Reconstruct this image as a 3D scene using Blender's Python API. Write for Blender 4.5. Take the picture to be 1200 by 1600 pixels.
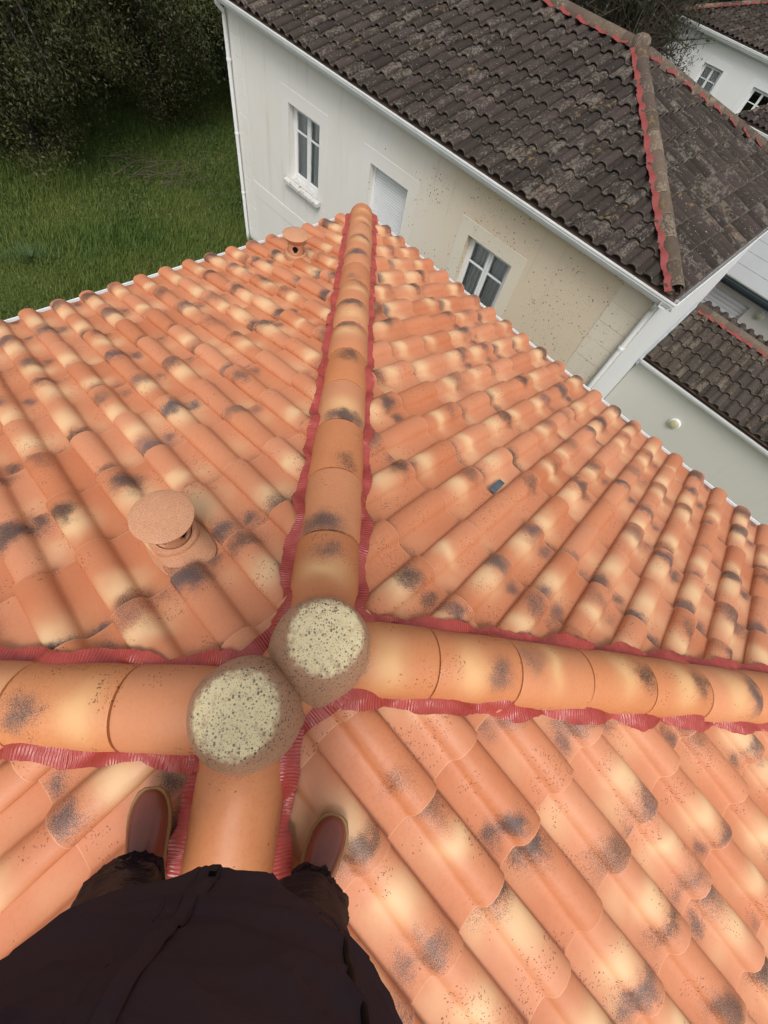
import bpy, bmesh, math, random
import numpy as np
from mathutils import Matrix, Vector

for o in list(bpy.data.objects):
    bpy.data.objects.remove(o)
S = bpy.context.scene
COL = S.collection
rad = math.radians

# ------------------------------------------------------------------ camera
CAMX = (0.98488167, 0.03295285, 0.17006529)
CAMY = (-0.10964980, 0.87862297, 0.46475650)
CAMZ = (-0.13410822, -0.47637778, 0.86895293)
CAMP = (-0.0176, -0.2241, 1.25)
F_PX = 650.19
cd = bpy.data.cameras.new("camera")
cd.sensor_fit = 'VERTICAL'
cd.sensor_height = 36.0
cd.lens = 36.0 * F_PX / 1600.0
cd.clip_start = 0.02
cd.clip_end = 3000
cam = bpy.data.objects.new("camera", cd)
COL.objects.link(cam)
cam.matrix_world = Matrix(((CAMX[0], CAMY[0], CAMZ[0], CAMP[0]), (CAMX[1], CAMY[1], CAMZ[1], CAMP[1]),
                           (CAMX[2], CAMY[2], CAMZ[2], CAMP[2]), (0, 0, 0, 1)))
S.camera = cam

# ------------------------------------------------------------------ sky, sun, exposure
SUN_EL, SUN_AZ = rad(56), rad(182)          # azimuth clockwise from +Y
w = bpy.data.worlds.new("World")
S.world = w
w.use_nodes = True
wn = w.node_tree
wn.nodes.clear()
sky = wn.nodes.new('ShaderNodeTexSky')
sky.sky_type = 'NISHITA'
sky.sun_disc = False
sky.sun_elevation = SUN_EL
sky.sun_rotation = SUN_AZ
sky.air_density = 1.0
sky.dust_density = 4.0
hs = wn.nodes.new('ShaderNodeHueSaturation')
hs.inputs['Saturation'].default_value = 0.22       # overcast: a nearly colourless cloud layer
bg = wn.nodes.new('ShaderNodeBackground')
bg.inputs['Strength'].default_value = 0.15
wo = wn.nodes.new('ShaderNodeOutputWorld')
wn.links.new(sky.outputs[0], hs.inputs['Color'])
wn.links.new(hs.outputs[0], bg.inputs['Color'])
wn.links.new(bg.outputs[0], wo.inputs['Surface'])
sd = bpy.data.lights.new("sun", 'SUN')
sd.energy = 1.05
sd.angle = rad(22)
sd.color = (1.0, 0.955, 0.89)
sun = bpy.data.objects.new("sun", sd)
COL.objects.link(sun)
sv = Vector((math.sin(SUN_AZ) * math.cos(SUN_EL), math.cos(SUN_AZ) * math.cos(SUN_EL), math.sin(SUN_EL)))
sun.rotation_euler = sv.to_track_quat('Z', 'Y').to_euler()
sun.location = sv * 40
S.view_settings.view_transform = 'Standard'
S.view_settings.look = 'None'
S.view_settings.gamma = 1.0
S.view_settings.exposure = 0.22
S.render.engine = 'CYCLES'
S.cycles.max_bounces = 4

# ------------------------------------------------------------------ helpers
def new_obj(name, me, parent=None, mat=None, label=None, cat=None, group=None, kind=None, M=None):
    o = bpy.data.objects.new(name, me)
    COL.objects.link(o)
    if parent is not None:
        o.parent = parent
    if M is not None:
        o.matrix_local = M
    if mat is not None and me is not None and not me.materials:
        me.materials.append(mat)
    if label: o['label'] = label
    if cat: o['category'] = cat
    if group: o['group'] = group
    if kind: o['kind'] = kind
    return o

def thing(name, label, cat, loc=(0, 0, 0), rz=0.0, group=None):
    o = new_obj(name, None, label=label, cat=cat, group=group)
    o.location = loc
    o.rotation_euler = (0, 0, rz)
    o.empty_display_size = 0.2
    return o

def mk(name, V, Fc, smooth=True, uv=None, ang=40, attr=None):
    me = bpy.data.meshes.new(name)
    V = np.asarray(V, dtype=float)
    me.from_pydata(V.tolist(), [], [tuple(int(i) for i in f) for f in Fc])
    finish(me, smooth, uv, ang, attr)
    return me

def finish(me, smooth=True, uv=None, ang=40, attr=None):
    if uv is not None:
        ul = me.uv_layers.new(name="UVMap")
        li = np.empty(len(me.loops), dtype=np.int32)
        me.loops.foreach_get('vertex_index', li)
        ul.data.foreach_set('uv', np.asarray(uv, dtype=np.float32)[li].ravel())
    if attr is not None:
        a = me.attributes.new('rnd', 'FLOAT', 'POINT')
        a.data.foreach_set('value', np.asarray(attr, dtype=np.float32))
    if smooth:
        me.polygons.foreach_set('use_smooth', np.ones(len(me.polygons), dtype=bool))
        me.update()
        try: me.set_sharp_from_angle(angle=rad(ang))
        except Exception: pass
    me.update()

def mk_tris(name, V, T, uv=None, attr=None, smooth=False):
    """big triangle soups, fast"""
    me = bpy.data.meshes.new(name)
    V = np.asarray(V, dtype=np.float32); T = np.asarray(T, dtype=np.int32)
    n = T.shape[1]
    me.vertices.add(len(V)); me.vertices.foreach_set('co', V.ravel())
    me.loops.add(T.size); me.loops.foreach_set('vertex_index', T.ravel())
    me.polygons.add(len(T))
    me.polygons.foreach_set('loop_start', np.arange(0, T.size, n, dtype=np.int32))
    me.update(calc_edges=True)
    me.validate()
    finish(me, smooth, uv, 50, attr)
    return me

class MB:
    def __init__(s): s.v = []; s.f = []
    def add(s, V, Fc):
        b = len(s.v)
        s.v += [tuple(map(float, p)) for p in V]
        s.f += [tuple(i + b for i in f) for f in Fc]
        return s
    def box(s, x0, x1, y0, y1, z0, z1, M=None):
        V = [(x, y, z) for z in (z0, z1) for y in (y0, y1) for x in (x0, x1)]
        if M is not None: V = [tuple(M @ Vector(p)) for p in V]
        return s.add(V, [(0, 2, 3, 1), (4, 5, 7, 6), (0, 1, 5, 4), (2, 6, 7, 3), (0, 4, 6, 2), (1, 3, 7, 5)])
    def loft(s, rings, cap0=False, cap1=False, closed=True):
        n = len(rings[0]); V = [p for r in rings for p in r]; Fc = []
        for k in range(len(rings) - 1):
            for i in range(n if closed else n - 1):
                j = (i + 1) % n
                Fc.append((k * n + i, k * n + j, (k + 1) * n + j, (k + 1) * n + i))
        if cap0: Fc.append(tuple(range(n - 1, -1, -1)))
        if cap1: Fc.append(tuple((len(rings) - 1) * n + i for i in range(n)))
        return s.add(V, Fc)
    def tube(s, pts, r, n=10, cap=True, closed=False):
        pts = [Vector(p) for p in pts]
        rr = r if isinstance(r, (list, tuple)) else [r] * len(pts)
        rings = []
        for i, p in enumerate(pts):
            d = (pts[min(i + 1, len(pts) - 1)] - pts[max(i - 1, 0)]).normalized()
            a = Vector((0, 0, 1)) if abs(d.z) < 0.9 else Vector((1, 0, 0))
            x = d.cross(a).normalized(); y = d.cross(x)
            rings.append([tuple(p + (x * math.cos(2 * math.pi * k / n) + y * math.sin(2 * math.pi * k / n)) * rr[i]) for k in range(n)])
        return s.loft(rings, cap, cap)
    def lathe(s, prof, n=32, c=(0, 0, 0), cap0=True, cap1=True):
        rings = [[(c[0] + r * math.cos(2 * math.pi * k / n), c[1] + r * math.sin(2 * math.pi * k / n), c[2] + z) for k in range(n)] for r, z in prof]
        return s.loft(rings, cap0, cap1)
    def sweep(s, prof, x0, x1, caps=True):
        """closed profile in (y,z) along x"""
        return s.loft([[(x0, y, z) for y, z in prof], [(x1, y, z) for y, z in prof]], caps, caps)
    def mesh(s, name, smooth=True, ang=35):
        me = mk(name, s.v, s.f, smooth, None, ang)
        bm = bmesh.new(); bm.from_mesh(me)
        bmesh.ops.recalc_face_normals(bm, faces=bm.faces)
        bm.to_mesh(me); bm.free()
        if smooth:
            try: me.set_sharp_from_angle(angle=rad(ang))
            except Exception: pass
        return me

# ------------------------------------------------------------------ material nodes
class G:
    def __init__(s, name):
        s.mat = bpy.data.materials.new(name); s.mat.use_nodes = True
        s.nt = s.mat.node_tree; s.nt.nodes.clear()
        s.out = s.nt.nodes.new('ShaderNodeOutputMaterial')
        s.b = s.nt.nodes.new('ShaderNodeBsdfPrincipled')
        s.nt.links.new(s.b.outputs[0], s.out.inputs['Surface'])
    def n(s, t, **k):
        nd = s.nt.nodes.new(t)
        for a, v in k.items(): setattr(nd, a, v)
        return nd
    def put(s, sock, v):
        if v is None: return
        if hasattr(v, 'is_linked') and hasattr(v, 'node'): s.nt.links.new(v, sock)
        else:
            if isinstance(v, (tuple, list)) and len(v) == 3 and len(sock.default_value) == 4: v = (*v, 1)
            sock.default_value = v
    def m(s, op, a, b=None, c=None, clamp=False):
        nd = s.n('ShaderNodeMath', operation=op, use_clamp=clamp)
        s.put(nd.inputs[0], a); s.put(nd.inputs[1], b); s.put(nd.inputs[2], c)
        return nd.outputs[0]
    def mix(s, f, a, b, mode='MIX'):
        nd = s.n('ShaderNodeMix', data_type='RGBA', blend_type=mode)
        s.put(nd.inputs[0], f); s.put(nd.inputs[6], a); s.put(nd.inputs[7], b)
        return nd.outputs[2]
    def noise(s, v, sc, det=2.0, ro=0.5, dist=0.0, out='Fac'):
        nd = s.n('ShaderNodeTexNoise')
        s.put(nd.inputs['Vector'], v); nd.inputs['Scale'].default_value = sc
        nd.inputs['Detail'].default_value = det; nd.inputs['Roughness'].default_value = ro
        nd.inputs['Distortion'].default_value = dist
        return nd.outputs[out]
    def vor(s, v, sc, out='Distance', rand=1.0):
        nd = s.n('ShaderNodeTexVoronoi'); s.put(nd.inputs['Vector'], v)
        nd.inputs['Scale'].default_value = sc; nd.inputs['Randomness'].default_value = rand
        return nd.outputs[out]
    def vor2(s, v, sc):
        nd = s.n('ShaderNodeTexVoronoi'); s.put(nd.inputs['Vector'], v); nd.inputs['Scale'].default_value = sc
        return nd.outputs['Distance'], s.sep(nd.outputs['Color'])[0]
    def white(s, wv):
        nd = s.n('ShaderNodeTexWhiteNoise', noise_dimensions='1D'); s.put(nd.inputs['W'], wv)
        sp = s.n('ShaderNodeSeparateColor'); s.nt.links.new(nd.outputs['Color'], sp.inputs[0])
        return sp.outputs[0], sp.outputs[1], sp.outputs[2]
    def ramp(s, v, a, b):
        nd = s.n('ShaderNodeMapRange'); nd.interpolation_type = 'SMOOTHSTEP'
        s.put(nd.inputs[0], v); nd.inputs[1].default_value = a; nd.inputs[2].default_value = b
        return nd.outputs[0]
    def comb(s, x, y, z):
        nd = s.n('ShaderNodeCombineXYZ'); s.put(nd.inputs[0], x); s.put(nd.inputs[1], y); s.put(nd.inputs[2], z)
        return nd.outputs[0]
    def sep(s, v):
        nd = s.n('ShaderNodeSeparateXYZ'); s.put(nd.inputs[0], v); return nd.outputs
    def objco(s): return s.n('ShaderNodeTexCoord').outputs['Object']
    def rnd(s):
        a = s.n('ShaderNodeAttribute', attribute_name='rnd').outputs['Fac']
        r = s.n('ShaderNodeObjectInfo').outputs['Random']
        return s.m('FRACT', s.m('ADD', s.m('MULTIPLY', a, 1.0), r))
    def bump(s, h, st, d=0.01):
        nd = s.n('ShaderNodeBump'); nd.inputs['Strength'].default_value = st; nd.inputs['Distance'].default_value = d
        s.put(nd.inputs['Height'], h); s.nt.links.new(nd.outputs[0], s.b.inputs['Normal'])
    def set(s, col=None, rough=None, spec=None, **k):
        s.put(s.b.inputs['Base Color'], col); s.put(s.b.inputs['Roughness'], rough)
        if spec is not None: s.put(s.b.inputs['Specular IOR Level'], spec)
        for a, v in k.items(): s.put(s.b.inputs[a.replace('_', ' ')], v)
        return s.mat

def gauss(g, ax, ay):
    return g.m('EXPONENT', g.m('MULTIPLY', g.m('ADD', g.m('MULTIPLY', ax, ax), g.m('MULTIPLY', ay, ay)), -1.0))

def clay(name, o1, o2, cream, xc, xw, L, pan=True, creamk=0.85, yw=0.064):
    """sprayed clay tile: UV in metres (across, up from the butt edge)"""
    g = G(name)
    uv = g.sep(g.n('ShaderNodeUVMap').outputs[0]); ux, uy = uv[0], uv[1]
    r = g.rnd()
    a1, a2, a3 = g.white(g.m('MULTIPLY', r, 917.3)); b1, b2, b3 = g.white(g.m('MULTIPLY_ADD', r, 733.1, 5.7))
    c1, c2, c3 = g.white(g.m('MULTIPLY_ADD', r, 411.9, 2.3))
    P = g.comb(ux, uy, g.m('MULTIPLY', r, 37.0))
    nw = g.m('SUBTRACT', g.noise(P, 16, 2), 0.5)
    nw2 = g.m('SUBTRACT', g.noise(P, 9, 1), 0.5)
    hi = g.m('GREATER_THAN', a1, 0.56)
    vb = g.m('ADD', g.m('MULTIPLY_ADD', hi, L * 0.72, 0.025), g.m('MULTIPLY', b2, 0.085))
    xb = g.m('MULTIPLY_ADD', g.m('SUBTRACT', b1, 0.5), xw * 0.9, xc)
    yy = g.m('ADD', g.m('SUBTRACT', uy, vb), g.m('MULTIPLY', nw, 0.11))
    gb = gauss(g, g.m('DIVIDE', g.m('ADD', g.m('SUBTRACT', ux, xb), g.m('MULTIPLY', nw2, 0.09)), g.m('MULTIPLY_ADD', c3, xw * .9, xw * .80)), g.m('DIVIDE', yy, g.m('MULTIPLY_ADD', c1, yw * .75, yw * .70)))
    gb = g.m('MULTIPLY', gb, g.m('GREATER_THAN', a2, 0.06))
    mask = gb
    if pan:
        yp = g.m('ADD', g.m('ADD', g.m('SUBTRACT', uy, vb), g.m('MULTIPLY_ADD', c1, 0.07, -0.02)), g.m('MULTIPLY', nw, 0.11))
        gp = gauss(g, g.m('DIVIDE', g.m('SUBTRACT', ux, 0.162), 0.046), g.m('DIVIDE', yp, 0.056))
        gp = g.m('MULTIPLY', gp, g.m('MULTIPLY', g.m('GREATER_THAN', c2, 0.35), 0.9))
        mask = g.m('MAXIMUM', gb, gp)
    sp = g.m('SUBTRACT', g.noise(P, 350, 2, 0.7), 0.5)
    bl = g.m('MULTIPLY', g.m('ADD', g.m('ADD', g.m('MULTIPLY', mask, g.m('MULTIPLY_ADD', a2, 0.5, 0.60)), -0.37), g.m('MULTIPLY', sp, 2.3)), 1.7, clamp=True)
    bl = g.m('MULTIPLY', bl, g.ramp(mask, 0.01, 0.16))
    # cream
    vc = g.m('ADD', vb, g.m('MULTIPLY', g.m('MULTIPLY_ADD', hi, -2.0, 1.0), g.m('MULTIPLY_ADD', b3, 0.09, 0.07)))
    yc = g.m('ADD', g.m('SUBTRACT', uy, vc), g.m('MULTIPLY', nw2, 0.08))
    cr = gauss(g, g.m('DIVIDE', g.m('SUBTRACT', ux, xb), xw * 1.05), g.m('DIVIDE', yc, g.m('MULTIPLY_ADD', a2, yw * .8, yw * .55)))
    cr = g.m('MULTIPLY', cr, g.m('MULTIPLY', g.m('GREATER_THAN', a3, 0.30), creamk))
    if pan:
        cp = gauss(g, g.m('DIVIDE', g.m('SUBTRACT', ux, 0.162), 0.05), g.m('DIVIDE', g.m('ADD', yc, g.m('MULTIPLY_ADD', c2, 0.16, -0.1)), 0.06))
        cr = g.m('MAXIMUM', cr, g.m('MULTIPLY', cp, g.m('MULTIPLY', c3, 0.5)))
    base = g.mix(g.m('ADD', g.m('MULTIPLY', g.noise(P, 7, 3), 0.8), g.m('MULTIPLY_ADD', b3, 0.6, -0.2), clamp=True), o1, o2)
    base = g.mix(g.m('MULTIPLY', g.ramp(g.noise(P, 70, 3, 0.75), 0.42, 0.72), 0.30), base, (0.44, 0.125, 0.05))
    base = g.mix(g.m('MULTIPLY', c3, 0.30), base, (0.74, 0.37, 0.22))
    col = g.mix(cr, base, cream)
    greyish = g.mix(c2, (0.036, 0.024, 0.018), (0.075, 0.070, 0.074))
    col = g.mix(g.m('MULTIPLY', bl, 0.93), col, greyish)
    lip = g.m('MULTIPLY', g.ramp(g.m('ADD', uy, g.m('MULTIPLY', nw, 0.006)), 0.0045, 0.0015), 0.28)
    col = g.mix(lip, col, (0.80, 0.48, 0.28))
    # brown flecks in clusters
    cl = g.ramp(g.noise(P, 7, 2), 0.54, 0.74)
    vd, vcol = g.vor2(g.comb(g.m('ADD', ux, g.m('MULTIPLY', sp, 0.012)), g.m('ADD', uy, g.m('MULTIPLY', nw, 0.05)), g.m('MULTIPLY', r, 37.0)), 190)
    fl = g.m('MULTIPLY', g.m('LESS_THAN', vd, g.m('MULTIPLY', g.m('SUBTRACT', vcol, 0.38), 0.75)), g.m('GREATER_THAN', vcol, g.m('SUBTRACT', 1.0, g.m('MULTIPLY', cl, 0.55))))
    col = g.mix(g.m('MULTIPLY', fl, 0.85), col, (0.16, 0.045, 0.02))
    g.bump(g.noise(P, 220, 2, 0.75), 0.28, 0.002)
    return g.set(col, g.m('MULTIPLY_ADD', g.noise(P, 20, 2), 0.25, 0.36), 0.42)

def flat(name, col, rough=0.6, spec=0.4, var=0.0, sc=8, bumpk=0.0, bsc=60, **k):
    g = G(name); co = g.objco(); c = col
    if var:
        c = g.mix(g.noise(co, sc, 4, 0.6), tuple(x * (1 - var) for x in col), tuple(min(1, x * (1 + var)) for x in col))
    if bumpk: g.bump(g.noise(co, bsc, 3), bumpk, 0.01)
    return g.set(c, rough, spec, **k)

MT = {}
MT['tile'] = clay('terracotta_tile', (0.49, 0.155, 0.060), (0.62, 0.238, 0.112), (0.78, 0.51, 0.275), 0.060, 0.080, 0.353)
MT['hip'] = clay('terracotta_hip_tile', (0.53, 0.185, 0.070), (0.63, 0.250, 0.098), (0.76, 0.46, 0.21), 0.17, 0.085, 0.33, pan=False, creamk=0.75, yw=0.055)

def cap_mat():
    g = G('speckled_cap'); co = g.objco(); x, y, z = g.sep(co)
    rr = g.m('SUBTRACT', 0.180, z)
    nz = g.noise(co, 60, 3)
    top = g.ramp(g.m('ADD', rr, g.m('MULTIPLY', nz, 0.03)), 0.134, 0.117)
    side = g.mix(g.noise(co, 450, 2, 0.7), (0.30, 0.145, 0.080), (0.68, 0.41, 0.25))
    cre = g.mix(g.noise(co, 40, 3), (0.92, 0.72, 0.38), (0.93, 0.80, 0.50))
    col = g.mix(top, side, cre)
    def dots(sc, th, pr):
        d, c = g.vor2(co, sc)
        return g.m('MULTIPLY', g.m('LESS_THAN', g.m('ADD', d, g.m('MULTIPLY', g.noise(co, 500, 2), 0.2)), g.m('MULTIPLY', c, th)), g.m('GREATER_THAN', c, pr))
    den = g.ramp(g.noise(co, 12, 2), 0.3, 0.7)
    dd = g.m('MAXIMUM', dots(135, 0.58, 0.66), dots(330, 0.56, 0.62))
    dd = g.m('MULTIPLY', dd, g.m('MULTIPLY_ADD', den, 0.4, 0.6))
    col = g.mix(g.m('MULTIPLY', dd, 0.9), col, (0.085, 0.060, 0.045))
    g.bump(g.noise(co, 400, 3), 0.15, 0.002)
    return g.set(col, 0.55, 0.4)
MT['cap'] = cap_mat()

def flash_mat(name, c1, c2, rough):
    g = G(name); uv = g.n('ShaderNodeUVMap').outputs[0]; x, y, _ = g.sep(uv)
    nz = g.noise(g.comb(x, y, 0.0), 6, 2)
    wv = g.m('SINE', g.m('MULTIPLY', g.m('ADD', x, g.m('MULTIPLY', nz, 0.05)), 2 * math.pi / 0.009))
    n2 = g.noise(g.comb(x, g.m('MULTIPLY', y, 0.3), 0.0), 110, 3)
    h = g.m('ADD', g.m('MULTIPLY', wv, g.m('MULTIPLY', g.noise(g.comb(x, y, 3.0), 14, 2), 0.8)), g.m('MULTIPLY', n2, 1.2))
    g.bump(h, 0.5, 0.004)
    col = g.mix(g.noise(g.comb(x, y, 0), 20, 3), c1, c2)
    col = g.mix(g.m('MULTIPLY', g.ramp(n2, 0.55, 0.8), 0.35), col, (0.42, 0.13, 0.11))
    return g.set(col, rough, 0.5)
MT['flash'] = flash_mat('red_pleated_flashing', (0.34, 0.044, 0.034), (0.45, 0.075, 0.058), 0.25)
MT['flash_old'] = flash_mat('faded_red_flashing', (0.20, 0.032, 0.027), (0.28, 0.054, 0.046), 0.6)

def old_tile(name, dark, light, ochre, lk=1.0):
    g = G(name); uv = g.sep(g.n('ShaderNodeUVMap').outputs[0]); r = g.rnd()
    a1, a2, a3 = g.white(g.m('MULTIPLY', r, 517.3)); b1, b2, b3 = g.white(g.m('MULTIPLY_ADD', r, 233.1, 5.7))
    P = g.comb(g.m('MULTIPLY', uv[0], 1.0), g.m('MULTIPLY', uv[1], 0.55), g.m('MULTIPLY', r, 53.0))
    base = g.mix(g.m('MULTIPLY_ADD', g.noise(P, 14, 3), 0.7, g.m('MULTIPLY_ADD', a1, 0.7, -0.35), clamp=True), dark, tuple(2.1 * c for c in dark))
    base = g.mix(g.m('MULTIPLY', g.m('GREATER_THAN', b1, 0.72), 0.4), base, (0.070, 0.048, 0.044))
    li = g.ramp(g.m('ADD', g.noise(P, 38, 4, 0.7), g.m('MULTIPLY_ADD', g.noise(P, 9, 2), 0.5, g.m('MULTIPLY_ADD', a2, 0.24 * lk, -0.33))), 0.60, 0.74)
    col = g.mix(g.m('MULTIPLY', li, 0.62), base, light)
    oc = g.ramp(g.m('ADD', g.noise(P, 16, 3, 0.6), g.m('MULTIPLY_ADD', g.m('GREATER_THAN', a3, 0.93), 0.25, -0.16)), 0.62, 0.75)
    col = g.mix(g.m('MULTIPLY', oc, 0.75), col, ochre)
    vd, vc = g.vor2(P, 70)
    col = g.mix(g.m('MULTIPLY', g.m('LESS_THAN', vd, g.m('MULTIPLY', g.m('SUBTRACT', vc, 0.72), 0.9)), 0.8), col, (0.48, 0.46, 0.42))
    col = g.mix(g.m('MULTIPLY', g.ramp(g.m('ADD', uv[1], g.m('MULTIPLY', g.noise(P, 40, 2), 0.02)), 0.030, 0.012), 0.30), col, light)
    g.bump(g.noise(P, 90, 4, 0.7), 0.5, 0.006)
    return g.set(col, 0.88, 0.25)
MT['old'] = old_tile('weathered_tile', (0.029, 0.022, 0.018), (0.18, 0.155, 0.125), (0.20, 0.135, 0.07))
MT['old_hip'] = old_tile('weathered_hip_tile', (0.085, 0.062, 0.045), (0.28, 0.23, 0.17), (0.22, 0.14, 0.05), 1.1)
MT['old_ext'] = old_tile('mossy_weathered_tile', (0.038, 0.030, 0.024), (0.20, 0.165, 0.12), (0.15, 0.10, 0.05), 1.05)

def wall_mat(name, c_left, c_right, x0, x1, dots=0.0, stain=0.3):
    g = G(name); co = g.objco(); x, y, z = g.sep(co)
    f = g.ramp(g.m('ADD', x, g.m('MULTIPLY_ADD', g.noise(co, 0.35, 2), 3.0, -1.5)), x0, x1)
    col = g.mix(f, c_left, c_right)
    col = g.mix(g.m('MULTIPLY', g.noise(co, 1.1, 5, 0.65), 0.35), col, tuple(c * 0.82 for c in c_right))
    st = g.ramp(g.noise(g.comb(g.m('MULTIPLY', x, 5.0), g.m('MULTIPLY', y, 5.0), g.m('MULTIPLY', z, 0.45)), 1.0, 4, 0.7), 0.52, 0.78)
    col = g.mix(g.m('MULTIPLY', st, stain), col, tuple(c * 0.62 for c in c_right))
    if dots:
        area = g.m('MULTIPLY', f, g.ramp(g.noise(co, 1.3, 3), 0.38, 0.62))
        d = None
        for sc, th, pr in ((26, 0.30, 0.90), (60, 0.28, 0.88)):
            vd, vc = g.vor2(co, sc)
            q = g.m('MULTIPLY', g.m('LESS_THAN', vd, g.m('MULTIPLY', vc, th)), g.m('GREATER_THAN', vc, g.m('SUBTRACT', 1.01, g.m('MULTIPLY', area, 1.0 - pr + 0.18))))
            d = q if d is None else g.m('MAXIMUM', d, q)
        col = g.mix(g.m('MULTIPLY', d, dots), col, (0.12, 0.09, 0.055))
    g.bump(g.noise(co, 130, 4, 0.7), 0.25, 0.004)
    return g.set(col, 0.9, 0.2)
MT['wall'] = wall_mat('cream_render', (0.80, 0.79, 0.755), (0.72, 0.605, 0.455), -6.2, -2.6, 0.85)
MT['trim'] = wall_mat('painted_surround', (0.80, 0.79, 0.76), (0.74, 0.67, 0.545), -6.2, -2.6, 0.6, 0.22)
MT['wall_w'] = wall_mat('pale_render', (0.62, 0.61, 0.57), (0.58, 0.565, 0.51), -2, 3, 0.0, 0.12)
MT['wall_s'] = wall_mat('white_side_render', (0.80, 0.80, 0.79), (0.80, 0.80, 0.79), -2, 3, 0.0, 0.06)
MT['wall_o'] = wall_mat('own_house_render', (0.60, 0.57, 0.50), (0.58, 0.54, 0.46), -2, 3, 0.0, 0.2)
MT['white'] = flat('white_plastic', (0.80, 0.81, 0.81), 0.42, 0.45, 0.10, 3)
MT['gutter'] = flat('weathered_white_gutter', (0.72, 0.73, 0.72), 0.5, 0.4, 0.18, 5)
MT['zinc'] = flat('zinc_grey', (0.36, 0.38, 0.40), 0.4, 0.5, 0.2, 6)
MT['shutter'] = flat('grey_shutter', (0.70, 0.71, 0.72), 0.5, 0.4, 0.05, 3)
MT['zincpale'] = flat('pale_sheet_roof', (0.34, 0.35, 0.35), 0.5, 0.4, 0.08, 3)
MT['dark'] = flat('shade_black', (0.012, 0.012, 0.012), 0.9, 0.1)  # near-black colour standing in for the shade inside vents and rooms
MT['blue'] = flat('dark_blue_grey_gutter', (0.030, 0.042, 0.052), 0.45, 0.5, 0.2, 4)
MT['curtain'] = flat('net_curtain', (0.85, 0.86, 0.87), 0.9, 0.1, 0.1, 6)
MT['deck'] = flat('roof_underlay', (0.10, 0.07, 0.055), 0.9, 0.1, 0.2, 6)
MT['bark'] = flat('bark', (0.055, 0.045, 0.036), 0.95, 0.1, 0.4, 20, 0.5, 60)
MT['twig'] = flat('dry_twig', (0.070, 0.058, 0.045), 0.95, 0.1, 0.4, 9)
MT['drywood'] = flat('dry_branch', (0.105, 0.088, 0.064), 0.95, 0.1, 0.4, 9)
MT['lampglass'] = flat('lamp_diffuser', (0.46, 0.44, 0.26), 0.35, 0.5, 0.08, 20)
MT['clip'] = flat('blue_grey_metal', (0.09, 0.11, 0.13), 0.45, 0.5, 0.3, 60)

def glass_mat():
    g = G('window_glass')
    tr = g.n('ShaderNodeBsdfTransparent'); tr.inputs[0].default_value = (0.90, 0.92, 0.92, 1)
    gl = g.n('ShaderNodeBsdfGlossy'); gl.inputs['Roughness'].default_value = 0.02
    fr = g.n('ShaderNodeFresnel'); fr.inputs[0].default_value = 1.5
    mx = g.n('ShaderNodeMixShader')
    g.nt.links.new(g.m('MULTIPLY_ADD', fr.outputs[0], 1.3, 0.02, clamp=True), mx.inputs[0])
    g.nt.links.new(tr.outputs[0], mx.inputs[1]); g.nt.links.new(gl.outputs[0], mx.inputs[2])
    g.nt.links.new(mx.outputs[0], g.out.inputs['Surface'])
    return g.mat
MT['glass'] = glass_mat()

def leaf_mat(name, c1, c2, tr=0.25, rough=0.5):
    g = G(name)
    a = g.n('ShaderNodeAttribute', attribute_name='rnd').outputs['Fac']
    co = g.objco()
    col = g.mix(g.m('MULTIPLY_ADD', g.noise(co, 0.7, 3), 0.8, g.m('MULTIPLY_ADD', a, 0.7, -0.35), clamp=True), c1, c2)
    g.set(col, rough, 0.35)
    if tr:
        t = g.n('ShaderNodeBsdfTranslucent'); g.nt.links.new(col, t.inputs[0])
        mx = g.n('ShaderNodeMixShader'); mx.inputs[0].default_value = tr
        g.nt.links.new(g.b.outputs[0], mx.inputs[1]); g.nt.links.new(t.outputs[0], mx.inputs[2])
        g.nt.links.new(mx.outputs[0], g.out.inputs['Surface'])
    return g.mat
MT['leaf'] = leaf_mat('evergreen_leaf', (0.020, 0.025, 0.008), (0.120, 0.120, 0.042))
MT['leaf2'] = leaf_mat('dark_shrub_leaf', (0.018, 0.025, 0.010), (0.055, 0.068, 0.026))
MT['grass'] = leaf_mat('grass_blade', (0.066, 0.135, 0.022), (0.190, 0.205, 0.050), 0.2, 0.6)
MT['weed'] = leaf_mat('weed_leaf', (0.042, 0.090, 0.022), (0.095, 0.145, 0.040), 0.2, 0.6)
MT['tuft'] = leaf_mat('blue_green_tuft', (0.07, 0.13, 0.04), (0.13, 0.20, 0.085), 0.2, 0.6)

def ground_mat():
    g = G('lawn_soil'); co = g.objco()
    col = g.mix(g.noise(co, 0.5, 4, 0.6), (0.040, 0.070, 0.016), (0.080, 0.100, 0.028))
    col = g.mix(g.ramp(g.noise(co, 1.6, 4, 0.65), 0.55, 0.75), col, (0.090, 0.075, 0.032))
    g.bump(g.noise(co, 14, 4), 0.6, 0.05)
    return g.set(col, 0.95, 0.1)
MT['ground'] = ground_mat()

# ================================================================== ground
GZ = -5.9
def ground_z(x, y):
    u = (x * 0.7009 + -y * 0.7133) if False else (x * 0.713 - y * 0.701)     # to the right along the neighbour's front
    return GZ - 0.9 * max(0.0, min(1.0, (u + 3.0) / 6.0)) + 0.10 * math.sin(x * 0.5) * math.cos(y * 0.43)
gs = [-900, -300, -120, -60] + list(np.arange(-36, 37, 1.5)) + [60, 120, 300, 900]
GV = [(x, y, ground_z(x, y) if abs(x) < 60 and abs(y) < 60 else ground_z(x, y)) for y in gs for x in gs]
ng = len(gs)
GF = [(j * ng + i, j * ng + i + 1, (j + 1) * ng + i + 1, (j + 1) * ng + i) for j in range(ng - 1) for i in range(ng - 1)]
new_obj('ground', mk('ground', GV, GF), None, MT['ground'], kind='structure')

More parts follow.
